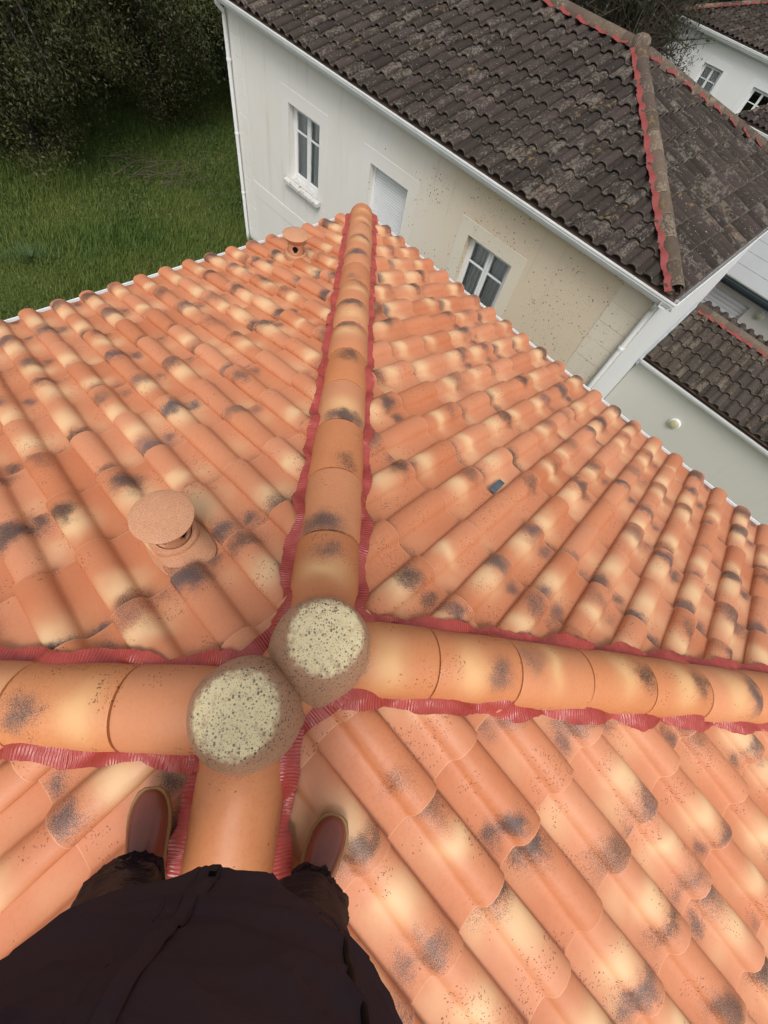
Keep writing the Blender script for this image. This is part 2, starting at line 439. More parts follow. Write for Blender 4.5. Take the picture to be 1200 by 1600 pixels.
# ================================================================== own house with its new tiled roof
SL = 0.308                     # slope of every roof face
CF = math.sqrt(1 + SL * SL)    # slope length per plan length
RR = 0.1676                    # the two apexes: (0,0) and (-RR,-RR)
DE = 3.22                      # plan distance apex to eave
PITCH, GPLAN = 0.2045, 0.3375
GAUGE = GPLAN * CF
Z0 = -0.134                    # pan plane of the tiles below the hip tiles' top line
r2 = math.sqrt(2)
PX = np.array([0, .001, .009, .030, .059, .088, .106, .115, .121, .130, .150, .175, .195, .216])
PZ = np.array([.009, .022, .035, .046, .0505, .046, .034, .018, .007, .002, .000, .000, .001, .003])
from mathutils import noise as mnz
rng = random.Random(7)
nrng = np.random.default_rng(7)

A_ = Vector((0, 0)); B_ = Vector((-RR, -RR)); RL = RR * r2
# face: downslope direction, origin, x-range of its top edge (local x), column phase (local x of a free edge)
FACES = {
    'L': dict(a=(-1 / r2, 1 / r2), o=A_, x0=-RL, x1=0.0, ph=-0.010),
    'R': dict(a=(1 / r2, 1 / r2), o=A_, x0=0.0, x1=0.0, ph=-2.857 - 0.055),
    'NR': dict(a=(1 / r2, -1 / r2), o=A_, x0=0.0, x1=RL, ph=-0.047),
    'NL': dict(a=(-1 / r2, -1 / r2), o=B_, x0=0.0, x1=0.0, ph=-0.047 + 0.10),
}
for fk, f in FACES.items():
    a = f['a']
    ax = Vector((a[1], -a[0], 0)); ay = Vector((a[0] / CF, a[1] / CF, -SL / CF)); az = ax.cross(ay)
    f['M'] = Matrix(((ax.x, ay.x, az.x, f['o'].x), (ax.y, ay.y, az.y, f['o'].y), (ax.z, ay.z, az.z, Z0), (0, 0, 0, 1)))

def surf_z(x, y, flatten=False):
    """height of the tile surface above a plan point"""
    best = None
    for fk, f in FACES.items():
        a = f['a']; dx, dy = x - f['o'].x, y - f['o'].y
        q = dx * a[0] + dy * a[1]
        z = -SL * q
        if best is None or z < best[0]:
            best = (z, q, dx * a[1] - dy * a[0], f)
    z, q, lx, f = best
    xx = (lx - f['ph']) % PITCH
    t = 1 - (((DE - q) / GPLAN) % 1.0)
    h = float(np.interp(xx, PX, PZ)) * (0.66 + 0.34 * t) + 0.034 * (0.18 + 0.82 * t)
    h = max(h, float(np.interp(xx + PITCH, PX, PZ)))
    return z + Z0 + h * CF

house = thing('tiled_roof_house', 'house under the new speckled orange clay tile roof being stood on', 'house', (0, 0, GZ))
HM = Matrix.Translation((0, 0, -GZ))
ea = DE - 0.25
CX, CY = -RR / 2, -RR / 2
def rotbox(l, wd):
    """plan corners of the house rectangle: l along (1,1), wd along (-1,1)"""
    return [(CX + (sx * l + -sy * wd) / r2, CY + (sx * l + sy * wd) / r2) for sx, sy in ((1, 1), (-1, 1), (-1, -1), (1, -1))]
wl, ww = ea - 0.15 + RL / 2, ea - 0.15
wc = rotbox(wl, ww)
ztop = -SL * (ea - 0.15) + Z0 - 0.08
mb = MB(); mb.loft([[(x, y, GZ - 1.2) for x, y in wc], [(x, y, ztop) for x, y in wc]], True, True)
new_obj('wall', mb.mesh('wall', False), house, MT['wall_o'], M=HM)
# roof deck
dk = rotbox(DE - 0.06 + RL / 2, DE - 0.06); zd = -SL * (DE - 0.06) + Z0 - 0.022
V = [(x, y, zd) for x, y in dk] + [(0, 0, Z0 - 0.022), (-RR, -RR, Z0 - 0.022)]
V += [(x, y, zd - 0.06) for x, y in dk]
Fd = [(0, 1, 5, 4), (1, 2, 5), (2, 3, 4, 5), (3, 0, 4), (0, 6, 7, 1), (1, 7, 8, 2), (2, 8, 9, 3), (3, 9, 6, 0), (6, 9, 8, 7)]
roof = new_obj('roof', mk('roof', V, Fd, False), house, MT['deck'], M=HM)

# ---- one tile
def tile_arrays(px, pz, length, pitch, tilt, taper, thick, rings=(0, .35, .7, .955, 1.0), xin=0.0):
    V = []; UV = []; n = len(px)
    for t in rings:
        sc = taper + (1 - taper) * t
        lip = -0.0018 if t == 1.0 else 0.0
        for x, z in zip(px, pz):
            xx_ = x + xin * (1 - t) * (1 - x / .06) if x < .135 else x - xin * (1 - t) * 1.25 * max(0.0, (.175 - x) / .04)
            V.append((xx_, -length * (1 - t), z * sc + tilt * t + lip)); UV.append((x, length * (1 - t)))
    F = []
    for k in range(len(rings) - 1):
        for i in range(n - 1):
            F.append((k * n + i, (k + 1) * n + i, (k + 1) * n + i + 1, k * n + i + 1))
    b = len(V); last = (len(rings) - 1) * n
    for x, z in zip(px, pz):                                   # underside of the butt edge
        V.append((x, -0.001, z + tilt - thick)); UV.append((x, 0.0))
    for i in range(n - 1): F.append((last + i, b + i, b + i + 1, last + i + 1))
    c = len(V)                                                   # free side edge
    for t in rings:
        V.append((px[0] + 0.001 + xin * (1 - t), -length * (1 - t), pz[0] + tilt * t - 0.007)); UV.append((px[0], length * (1 - t)))
    for k in range(len(rings) - 1): F.append((k * n, c + k, c + k + 1, (k + 1) * n))
    return np.array(V), F, np.array(UV)

TL = GAUGE + 0.075
TV, TF, TUV = tile_arrays(PX, PZ, TL, PITCH, 0.034, 0.66, 0.016, xin=0.008)
tile_me = mk('tile', TV, TF, True, TUV, 50); tile_me.materials.append(MT['tile'])

CM = np.array([CAMX, CAMY, CAMZ]); CP = np.array(CAMP)
def px_of(P):
    q = (np.atleast_2d(P) - CP) @ CM.T
    d = np.maximum(-q[:, 2], 1e-3)
    return np.stack([600 + F_PX * q[:, 0] / d, 800 - F_PX * q[:, 1] / d, -q[:, 2]], 1)
def shown(P4):
    """rough pixel area of a quad inside the picture, for choosing which pieces become objects"""
    s = px_of(P4)
    if (s[:, 2] < 0.05).any(): return 0.0
    x, y = np.clip(s[:, 0], 0, 1200), np.clip(s[:, 1], 0, 1600)
    return 0.5 * abs(float(np.dot(x, np.roll(y, -1)) - np.dot(y, np.roll(x, -1))))

def lay(face_M, x_lo, x_hi, cuts, cols, rows, arrs, jit, rnd):
    """tiles on one face: returns list of (matrix, cut planes or None, quad, area). cuts: list of (px,py,nx,ny): keep (p-p0).n<=0 in face coordinates"""
    V, F, UV = arrs
    x1, y0 = V[:, 0].max(), V[:, 1].min()
    out = []
    for xb in cols:
        for yb in rows:
            cor = np.array([(xb, yb + y0), (xb + x1, yb + y0), (xb + x1, yb), (xb, yb)])
            hit = []; dead = False
            for c in cuts:
                d = (cor[:, 0] - c[0]) * c[2] + (cor[:, 1] - c[1]) * c[3]
                if (d > -0.004).all(): dead = True; break
                if (d > 0).any(): hit.append(c)
            if dead: continue
            T = Matrix.Translation((xb + rnd.gauss(0, jit), yb + rnd.gauss(0, jit * 1.6), rnd.uniform(0, jit)))
            R = Matrix.Rotation(rnd.gauss(0, jit * 2.2), 4, 'Z') @ Matrix.Rotation(rnd.gauss(0, jit * 3), 4, 'X')
            Mt = face_M @ T @ R
            cw = np.array([tuple(face_M @ Vector((x, y, 0.03))) for x, y in np.array([(xb, yb + y0 * 0.82), (xb + x1 * 0.95, yb + y0 * 0.82), (xb + x1 * 0.95, yb), (xb, yb)])])
            out.append([Mt, T @ R, hit, cw])
    return out

def cut_arrays(arrs, TR, hit):
    V, F, UV = arrs
    bm = bmesh.new(); ul = bm.verts.layers.float_vector.new('uvv')
    vs = []
    for p, u in zip(V, UV):
        v = bm.verts.new(p); v[ul] = (u[0], u[1], 0); vs.append(v)
    for f in F: bm.faces.new([vs[i] for i in f])
    inv = TR.inverted()
    for c in hit:
        co = inv @ Vector((c[0], c[1], 0)); no = inv.to_3x3() @ Vector((c[2], c[3], 0))
        bmesh.ops.bisect_plane(bm, geom=bm.verts[:] + bm.edges[:] + bm.faces[:], plane_co=co, plane_no=no, clear_outer=True)
    bm.verts.index_update()
    Vn = np.array([v.co[:] for v in bm.verts]).reshape(-1, 3); Un = np.array([v[ul][:2] for v in bm.verts]).reshape(-1, 2)
    Fn = [tuple(v.index for v in f.verts) for f in bm.faces]
    bm.free()
    return Vn, Fn, Un

def place_tiles(lst, arrs, me, mat, parent, PM, limit, name='tile', stuffname='roof_tiles', visible=None):
    """the largest-showing tiles become objects, the rest one mesh"""
    for t in lst:
        t.append(shown(t[3]) if visible is None else shown(t[3]) * visible(t[3].mean(0)))
    order = sorted(range(len(lst)), key=lambda i: -lst[i][4])
    chosen = set(i for i in order[:limit] if lst[i][4] > 25)
    inv = PM.inverted()
    SV, SF, SU, SR = [], [], [], []; nb = 0
    for i, t in enumerate(lst):
        Mt, TR, hit, cw, ar = t
        arr = arrs if not hit else cut_arrays(arrs, TR, hit)
        if len(arr[1]) == 0: continue
        if i in chosen:
            if not hit: m_ = me
            else:
                m_ = mk(name, arr[0], arr[1], True, arr[2], 50); m_.materials.append(mat)
            o = bpy.data.objects.new(name, m_); COL.objects.link(o); o.parent = parent
            o.matrix_parent_inverse = Matrix.Identity(4); o.matrix_local = PM @ Mt
        else:
            A = np.array((PM @ Mt)); W = arr[0] @ A[:3, :3].T + A[:3, 3]
            SV.append(W); SU.append(arr[2]); SR.append(np.full(len(W), rng.random())); SF += [tuple(k + nb for k in f) for f in arr[1]]; nb += len(W)
    if SV:
        m_ = mk(stuffname, np.concatenate(SV), SF, True, np.concatenate(SU), 50, np.concatenate(SR))
        so = new_obj(stuffname, m_, parent, mat, kind='stuff')
    return len(chosen)

allt = []
for fk, f in FACES.items():
    e = 0.018
    cuts = [(f['x1'] - e * r2 * 0.7, 0, 1, -1 / CF), (f['x0'] + e * r2 * 0.7, 0, -1, -1 / CF), (0, 0.01, 0, -1)]
    nmin = int(math.floor((f['x0'] - DE - f['ph']) / PITCH)) - 1; nmax = int(math.ceil((f['x1'] + DE - f['ph']) / PITCH)) + 1
    cols = [f['ph'] + k * PITCH for k in range(nmin, nmax)]
    rows = [(DE - k * GPLAN) * CF for k in range(0, 10)]
    lst = lay(f['M'], 0, 0, cuts, cols, rows, (TV, TF, TUV), 0.0016, rng)
    allt += lst
# the vent tile positions are skipped below: find nearest tiles
def face_xy(fk, u, q): return Vector((-u, q * CF, 0))
place_tiles(allt, (TV, TF, TUV), tile_me, MT['tile'], roof, Matrix.Identity(4), 296)

# ---- hip tiles
HS = SL / r2
HCF = math.sqrt(1 + HS * HS)
def hip_arrays(L, rh, rb, th=0.014, n=17, end=False, head=0.062, gap=0.007):
    """half-round cover: a narrower spigot at the head, a shoulder, then an almost constant barrel to the butt"""
    V = []; UV = []; F = []
    sh_y = -(L - head) + gap
    st = [(-L, rh), (sh_y - .001, rh), (sh_y, rh + (rb - rh) * .80), (sh_y + .006, rh + (rb - rh) * .92), (sh_y * .5, rh + (rb - rh) * .97), (-.010, rb), (-.003, rb - .001), (0, rb - .004)]
    an_ = [rad(-84 + 168 * k / (n - 1)) for k in range(n)]
    for y, rr_ in st:
        for a_ in an_:
            V.append((rr_ * math.sin(a_), y, rr_ * math.cos(a_) - rb)); UV.append((0.17 + rb * a_, -y))
    m_ = len(st)
    for k in range(m_ - 1):
        for i in range(n - 1): F.append((k * n + i, (k + 1) * n + i, (k + 1) * n + i + 1, k * n + i + 1))
    b = len(V); last = (m_ - 1) * n
    for a_ in an_:
        V.append(((rb - th) * math.sin(a_), -0.001, (rb - th) * math.cos(a_) - rb)); UV.append((0.17 + rb * a_, 0))
    for i in range(n - 1): F.append((last + i, b + i, b + i + 1, last + i + 1))
    if end:
        prev = last
        for s_ in (0.35, 0.7, 0.9, 1.0):
            rr_ = rb * math.sqrt(max(0.0, 1 - s_ ** 2)) if s_ < 1 else 0.004
            c0 = len(V)
            for a_ in an_:
                V.append((rr_ * math.sin(a_), 0.05 * s_, rr_ * math.cos(a_) - rb)); UV.append((0.17 + rb * a_, -0.05 * s_))
            for i in range(n - 1): F.append((prev + i, c0 + i, c0 + i + 1, prev + i + 1))
            prev = c0
    return np.array(V), F, np.array(UV)
def hip_frame(o, d, up=HS):
    y = Vector((d[0], d[1], -up)).normalized(); x = Vector((d[1], -d[0], 0)).normalized(); z = x.cross(y)
    return Matrix(((x.x, y.x, z.x, o[0]), (x.y, y.y, z.y, o[1]), (x.z, y.z, z.z, o[2]), (0, 0, 0, 1)))
HL = 0.314 * HCF + 0.062
hv, hf, hu = hip_arrays(HL, 0.103, 0.119)
hip_me = mk('hip_tile', hv, hf, True, hu, 50); hip_me.materials.append(MT['hip'])
hv2, hf2, hu2 = hip_arrays(HL, 0.103, 0.119, end=True)
hip_end_me = mk('hip_end_tile', hv2, hf2, True, hu2, 50); hip_end_me.materials.append(MT['hip'])
HIPS = [(A_, (0, 1), 0.4144, 0.3144), (A_, (1, 0), 0.3866, 0.3120), (B_, (-1, 0), 0.36, 0.3144), (B_, (0, -1), 0.44, 0.3144)]
for (o, d, t0, st) in HIPS:
    t = t0
    hl = DE * r2 - 0.02
    while t < hl + 0.2:
        tt = min(t, hl)
        Mh = hip_frame((o.x + d[0] * tt, o.y + d[1] * tt, -HS * tt), d) @ Matrix.Rotation(rng.gauss(0, .005), 4, 'Z') @ Matrix.Rotation(rng.gauss(0, .02), 4, 'Y')
        x = new_obj('hip_tile', hip_end_me if tt == hl else hip_me, roof)
        x.matrix_local = Mh
        t += st

# ---- the two round caps where the hips meet
for c, lab in ((A_, 'cream speckled round cap over the forward and right hips'), (B_, 'cream speckled round cap nearest the boots')):
    mb = MB()
    sg = 1 if c is A_ else -1
    prof = [(0.140, -0.165), (0.152, -0.150), (0.154, -0.12), (0.150, -0.07), (0.143, -0.02), (0.131, 0.02), (0.116, 0.052), (0.105, 0.066), (0.094, 0.073), (0.075, 0.076), (0.04, 0.077), (0.004, 0.077)]
    rings = []
    for r_, z_ in prof:
        of = 0.016 * sg * max(0.0, (z_ + 0.12) / 0.19)
        rings.append([(of + r_ * (1 + .012 * math.sin(3 * a_ + sg) + .008 * math.sin(5 * a_ + z_ * 30)) * math.cos(a_), of + r_ * (1 + .012 * math.sin(3 * a_ + sg) + .008 * math.sin(5 * a_ + z_ * 30)) * math.sin(a_), z_) for a_ in np.linspace(0, 2 * math.pi, 56, endpoint=False)])
    mb.loft(rings, True, True)
    me = mb.mesh('hip_cap', True, 60)
    o = new_obj('hip_cap', me, roof, MT['cap'], label=lab)
    o.matrix_local = Matrix.Translation((c.x, c.y, 0.0)) 
# short saddle tile between the caps
sm = hip_frame((-RR / 2, -RR / 2, -0.022), (1 / r2, 1 / r2), 0)
o = new_obj('ridge_tile', mk('ridge_tile', hip_arrays(0.2, 0.112, 0.114)[0], hip_arrays(0.2, 0.112, 0.114)[1], True, hip_arrays(0.2, 0.112, 0.114)[2], 50), roof, MT['hip'])
o.matrix_local = sm @ Matrix.Translation((0, 0.1, 0))

# ---- red pleated flashing beside every hip, draped over the tiles
def flashing(o, d, side, t_start, t_end, seed):
    rr_ = random.Random(seed)
    px_, py_ = (d[1] * side, -d[0] * side)
    n = int((t_end - t_start) / 0.012); V = []; UV = []; m = 8
    ph = [rr_.uniform(0, 6.28) for _ in range(4)]
    hs_ = []
    for i in range(n + 1):
        t = t_start + (t_end - t_start) * i / n
        row = []
        for j in range(m):
            f = j / (m - 1)
            w_ = 0.150 + 0.009 * math.sin(t * 21 + ph[0]) + 0.022 * mnz.noise(Vector((t * 9, seed, 0))) + 0.007 * mnz.noise(Vector((t * 38, seed, 5)))
            dd = 0.078 + (w_ - 0.078) * f
            x, y = o.x + d[0] * t + px_ * dd, o.y + d[1] * t + py_ * dd
            row.append([x, y, surf_z(x, y)]); UV.append((t, dd))
        hs_.append(row)
    H = np.array(hs_)
    Z = H[:, :, 2].copy()
    pd_ = np.pad(Z, ((3, 3), (1, 1)), mode='edge')
    Z = np.max([pd_[3 + a:3 + a + Z.shape[0], 1 + b:1 + b + Z.shape[1]] for a in (-3, -2, -1, 0, 1, 2, 3) for b in (-1, 0, 1)], axis=0)
    K = 3
    pad = np.pad(Z, ((K, K), (1, 1)), mode='edge'); sm_ = np.zeros_like(Z)
    for a in range(-K, K + 1):
        for b in (-1, 0, 1): sm_ += pad[K + a:K + a + Z.shape[0], 1 + b:1 + b + Z.shape[1]]
    sm_ /= (2 * K + 1) * 3
    Z = sm_ * 0.6 + np.maximum(Z, sm_) * 0.4 + 0.008
    tt = np.linspace(t_start, t_end, n + 1)[:, None]; ff = np.linspace(0, 1, m)[None, :]
    Z += 0.0010 * np.sin(tt * 150 + 3 * np.sin(tt * 11 + ph[3]) + ff * 2) * (0.3 + ff) + 0.004 * np.sin(tt * 33 + ph[1]) * ff
    for i in range(n + 1):
        for j in range(m): Z[i, j] += 0.006 * mnz.noise(Vector((tt[i, 0] * 22, j * .5, seed))) * (j / (m - 1)) + 0.003 * mnz.noise(Vector((tt[i, 0] * 70, j * .8, seed)))
    # the inner edge climbs under the hip tile
    Z[:, 0] = np.maximum(Z[:, 0], -HS * tt[:, 0] - 0.075); Z[:, 1] = np.maximum(Z[:, 1], -HS * tt[:, 0] - 0.088)
    H[:, :, 2] = Z
    V = H.reshape(-1, 3); F = []
    for i in range(n):
        for j in range(m - 1): F.append((i * m + j, i * m + j + 1, (i + 1) * m + j + 1, (i + 1) * m + j))
    new_obj('red_flashing', mk('red_flashing', V, F, True, np.array(UV), 80), roof, MT['flash'])
LH = DE * r2
k = 0
for (o, d, t0, st) in HIPS:
    for side in (1, -1):
        k += 1
        flashing(o, d, side, 0.045, LH - 0.12, 100 + k)
# flashing in the two saddle corners (along the ridge)
for sgn, seed in ((1, 201), (-1, 202)):
    V = []; F = []; UV = []
    n, m = 26, 7
    for i in range(n + 1):
        t = -0.06 + (RL + 0.12) * i / n
        for j in range(m):
            dd = 0.07 + (0.088 + 0.008 * math.sin(t * 30)) * j / (m - 1)
            x = -t / r2 + sgn * dd / r2; y = -t / r2 - sgn * dd / r2
            V.append((x, y, max(surf_z(x, y) + 0.013 + 0.002 * math.sin(t * 160), -0.085 if j == 0 else -9))); UV.append((t, dd))
    for i in range(n):
        for j in range(m - 1): F.append((i * m + j, i * m + j + 1, (i + 1) * m + j + 1, (i + 1) * m + j))
    new_obj('red_flashing', mk('red_flashing', V, F, True, np.array(UV), 80), roof, MT['flash'])

# ---- gutters of the own house
gp = []
for k in range(9):
    an = rad(180 + 180 * k / 8); gp.append((0.062 * math.cos(an), 0.062 * math.sin(an)))
gp = [(-0.066, 0.006)] + gp + [(0.064, 0.010), (0.073, 0.010), (0.074, 0.0)] + [((0.066) * math.cos(rad(360 - 180 * k / 8)), 0.066 * math.sin(rad(360 - 180 * k / 8)) - 0.001) for k in range(9)] + [(-0.070, 0.006)]
for fk, f in FACES.items():
    a = f['a']; hl = DE + 0.02 + (RL if fk in ('L', 'NR') else 0) / 2
    cx = (-RR / 2, -RR / 2) if fk in ('L', 'NR') else (f['o'].x, f['o'].y)
    q = DE + 0.035 if True else 0
    oo = Vector((cx[0] + a[0] * q, cx[1] + a[1] * q, -SL * DE + Z0 - 0.022))
    ax = Vector((a[1], -a[0], 0)); ay = Vector((a[0], a[1], 0))
    Mg = Matrix(((ax.x, ay.x, 0, oo.x), (ax.y, ay.y, 0, oo.y), (0, 0, 1, oo.z), (0, 0, 0, 1)))
    mb = MB(); mb.sweep(gp, -hl - 0.07, hl + 0.07)
    gme = mb.mesh('gutter')
    g_ = new_obj('gutter', gme, house, MT['white']); g_.matrix_local = HM @ Mg

# ---- roof vents (lantern pieces) standing on the left face
VH = 0.045
def vent(u, q, label, rz):
    a = FACES['L']['a']; x = -a[1] * u; y = a[0] * u       # lat = (-a1, a0)
    wx, wy = x + a[0] * q, y + a[1] * q
    wz = -SL * q + Z0
    t = thing('roof_vent', label, 'roof vent', (wx, wy, wz), rz, group='clay roof vents')
    mb = MB(); mb.lathe([(0.080, -0.02), (0.088, 0.062 + VH * .6), (0.088, 0.074 + VH * .6), (0.082, 0.082 + VH * .6), (0.068, 0.084 + VH * .6), (0.066, 0.080 + VH * .6)], 40, cap1=False)
    new_obj('base_ring', mb.mesh('base_ring', True, 40), t, MT['vent'])
    # neck with four oval openings
    n, h0, h1, rn = 64, 0.078 + VH * .5, 0.152 + VH, 0.064
    V = []; F = []; nr = 13
    for j in range(nr):
        z = h0 + (h1 - h0) * j / (nr - 1)
        for k in range(n):
            r_ = rn + 0.004 * (j / (nr - 1)) ** 2
            an = 2 * math.pi * k / n; V.append((r_ * math.cos(an), r_ * math.sin(an), z))
    for j in range(nr - 1):
        for k in range(n):
            an = 2 * math.pi * (k + .5) / n; zc = h0 + (h1 - h0) * (j + .5) / (nr - 1)
            da = ((an + math.pi / 4) % (math.pi / 2)) - math.pi / 4
            if (da * rn / 0.026) ** 2 + ((zc - (h0 + h1) / 2 - .004) / 0.027) ** 2 < 1: continue
            F.append((j * n + k, j * n + (k + 1) % n, (j + 1) * n + (k + 1) % n, (j + 1) * n + k))
    me = mk('neck', V, F, True, None, 60)
    ne = new_obj('neck', me, t, MT['vent'])
    so = ne.modifiers.new('thickness', 'SOLIDIFY'); so.thickness = 0.012; so.offset = -1
    mb = MB(); mb.lathe([(0.045, 0.079), (0.045, 0.150 + VH)], 24); new_obj('shade_core', mb.mesh('shade_core'), t, MT['dark'])  # added black core: the shade behind the openings is put into its colour
    mb = MB(); mb.lathe([(r_, z_ + VH) for r_, z_ in [(0.060, 0.146), (0.070, 0.150), (0.084, 0.168), (0.095, 0.186), (0.103, 0.193), (0.103, 0.197), (0.098, 0.200), (0.06, 0.206), (0.02, 0.209), (0.002, 0.2095)]], 48)
    new_obj('hat', mb.mesh('hat', True, 50), t, MT['vent'])
    return t
def vent_mat():
    g = G('speckled_vent_clay'); co = g.objco()
    col = g.mix(g.noise(co, 14, 3), (0.58, 0.25, 0.125), (0.70, 0.38, 0.22))
    col = g.mix(g.m('MULTIPLY', g.ramp(g.noise(co, 480, 2, 0.7), 0.44, 0.60), 0.60), col, (0.20, 0.085, 0.045))
    g.bump(g.noise(co, 300, 3), 0.15, 0.003)
    return g.set(col, 0.6, 0.35)
MT['vent'] = vent_mat()
vent(0.112, 0.690, 'speckled clay roof vent with round hat close to the two caps', rad(76))
vent(-1.945, 2.66, 'small clay roof vent near the far eave beside the forward hip', rad(3))
# the smooth vent tile under each vent: flat collar
for u, q in ((0.112, 0.680), (-1.945, 2.66)):
    f = FACES['L']
    mb = MB()
    rings = []
    for r_, h in ((0.150, 0.020), (0.120, 0.050), (0.098, 0.066), (0.080, 0.074)):
        rings.append([(r_ * math.copysign(abs(math.cos(a_)) ** 0.7, math.cos(a_)) * 0.72, 1.15 * r_ * math.copysign(abs(math.sin(a_)) ** 0.7, math.sin(a_)), h) for a_ in np.linspace(0, 2 * math.pi, 40, endpoint=False)])
    mb.loft(rings, False, True)
    o = new_obj('vent_collar', mb.mesh('vent_collar', True, 60), roof, MT['vent'])
    o.matrix_local = f['M'] @ Matrix.Translation((-u, q * CF, 0.0))
# slip of metal left in a pan of the right face
f = FACES['R']
mb = MB(); mb.box(-0.017, 0.017, -0.062, 0.062, 0, 0.003); mb.box(-0.017, 0.017, 0.059, 0.062, 0.003, 0.011); mb.box(-0.020, -0.017, -0.062, 0.062, 0.0, 0.007)
mb.box(-0.012, 0.012, -0.025, 0.015, 0.003, 0.005)
clipo = new_obj('metal_offcut', mb.mesh('metal_offcut', False), None, MT['clip'], label='small blue grey metal offcut lying in a tile channel of the right roof face', cat='metal scrap')
clipo.matrix_local = f['M'] @ Matrix.Translation((-0.078, 1.268 * CF, 0.03)) @ Matrix.Rotation(0.06, 4, 'Z')

# ================================================================== the neighbouring house
NZ = rad(-44.5)
NP = (4.0668, 4.9595, 0.0)
NM = Matrix.Translation(NP) @ Matrix.Rotation(NZ, 4, 'Z')
def nthing(name, label, cat, x, y, z, group=None):
    p = NM @ Vector((x, y, z))
    return thing(name, label, cat, p, NZ, group)
nb = thing('neighbour_house', 'pale rendered house with dark weathered tile roof across the gap', 'house', (NP[0], NP[1], GZ), NZ)
NH = Matrix.Translation((0, 0, -GZ))         # local z here equals scene z
def npart(name, me, mat, parent=None, label=None, kind=None):
    o = new_obj(name, me, parent or nb, mat, label=label, kind=kind)
    o.matrix_local = NH if parent is None else Matrix.Identity(4)
    return o
def wall_front(mb, x0, x1, z0, z1, holes, y=0.0, depth=0.2):
    xs = sorted({x0, x1, *[h[0] for h in holes], *[h[1] for h in holes]}); zs = sorted({z0, z1, *[h[2] for h in holes], *[h[3] for h in holes]})
    for i in range(len(xs) - 1):
        for j in range(len(zs) - 1):
            cx, cz = (xs[i] + xs[i + 1]) / 2, (zs[j] + zs[j + 1]) / 2
            if any(h[0] < cx < h[1] and h[2] < cz < h[3] for h in holes): continue
            mb.add([(xs[i], y, zs[j]), (xs[i + 1], y, zs[j]), (xs[i + 1], y, zs[j + 1]), (xs[i], y, zs[j + 1])], [(0, 1, 2, 3)])
    for h in holes:
        a, b, c, d = h[:4]
        mb.add([(a, y, c), (b, y, c), (b, y, d), (a, y, d), (a, y + depth, c), (b, y + depth, c), (b, y + depth, d), (a, y + depth, d)],
               [(0, 4, 5, 1), (1, 5, 6, 2), (2, 6, 7, 3), (3, 7, 4, 0)])
WX0, WX1, WD = -9.92, 0.0, 5.92
WT = -1.62
HOLES = [(-8.0, -7.04, -3.65, -2.39), (-5.61, -4.64, -3.65, -2.39), (-3.19, -2.23, -3.65, -2.39)]
mb = MB(); wall_front(mb, WX0, WX1, GZ - 0.6, WT, HOLES)
mb.add([(WX0, WD, GZ - .6), (WX0, 0, GZ - .6), (WX0, 0, WT), (WX0, WD, WT)], [(0, 1, 2, 3)])
mb.add([(WX1, WD, GZ - 1.5), (WX0, WD, GZ - 1.5), (WX0, WD, WT), (WX1, WD, WT)], [(0, 1, 2, 3)])
npart('wall', mk('wall', mb.v, mb.f, False), MT['wall'])
mb = MB(); mb.add([(WX1, 0, GZ - 1.5), (WX1, WD, GZ - 1.5), (WX1, WD, WT), (WX1, 0, WT)], [(0, 1, 2, 3)])
npart('side_wall', mk('side_wall', mb.v, mb.f, False), MT['wall_s'])
# storey band
mb = MB(); mb.box(WX0 + 0.47, WX1 - 0.6, -0.008, -0.001, -4.62, -4.32); npart('storey_band', mb.mesh('storey_band', False), MT['trim'])
# quoins at both corners, each block its own
def quoins(x0, x1, zs, mat, tilt=0):
    for i in range(len(zs) - 1):
        mb = MB(); mb.box(x0, x1, -0.006 - 0.002 * (i % 2), -0.001, zs[i + 1] + 0.006, zs[i] - 0.006)
        npart('quoin', mb.mesh('quoin', False), mat)
zq = [-1.66] + [-1.956 - 0.302 * k for k in range(0, 14)]
quoins(-0.585, -0.095, zq, MT['trim'])
quoins(WX0 + 0.11, WX0 + 0.46, zq, MT['trim'])

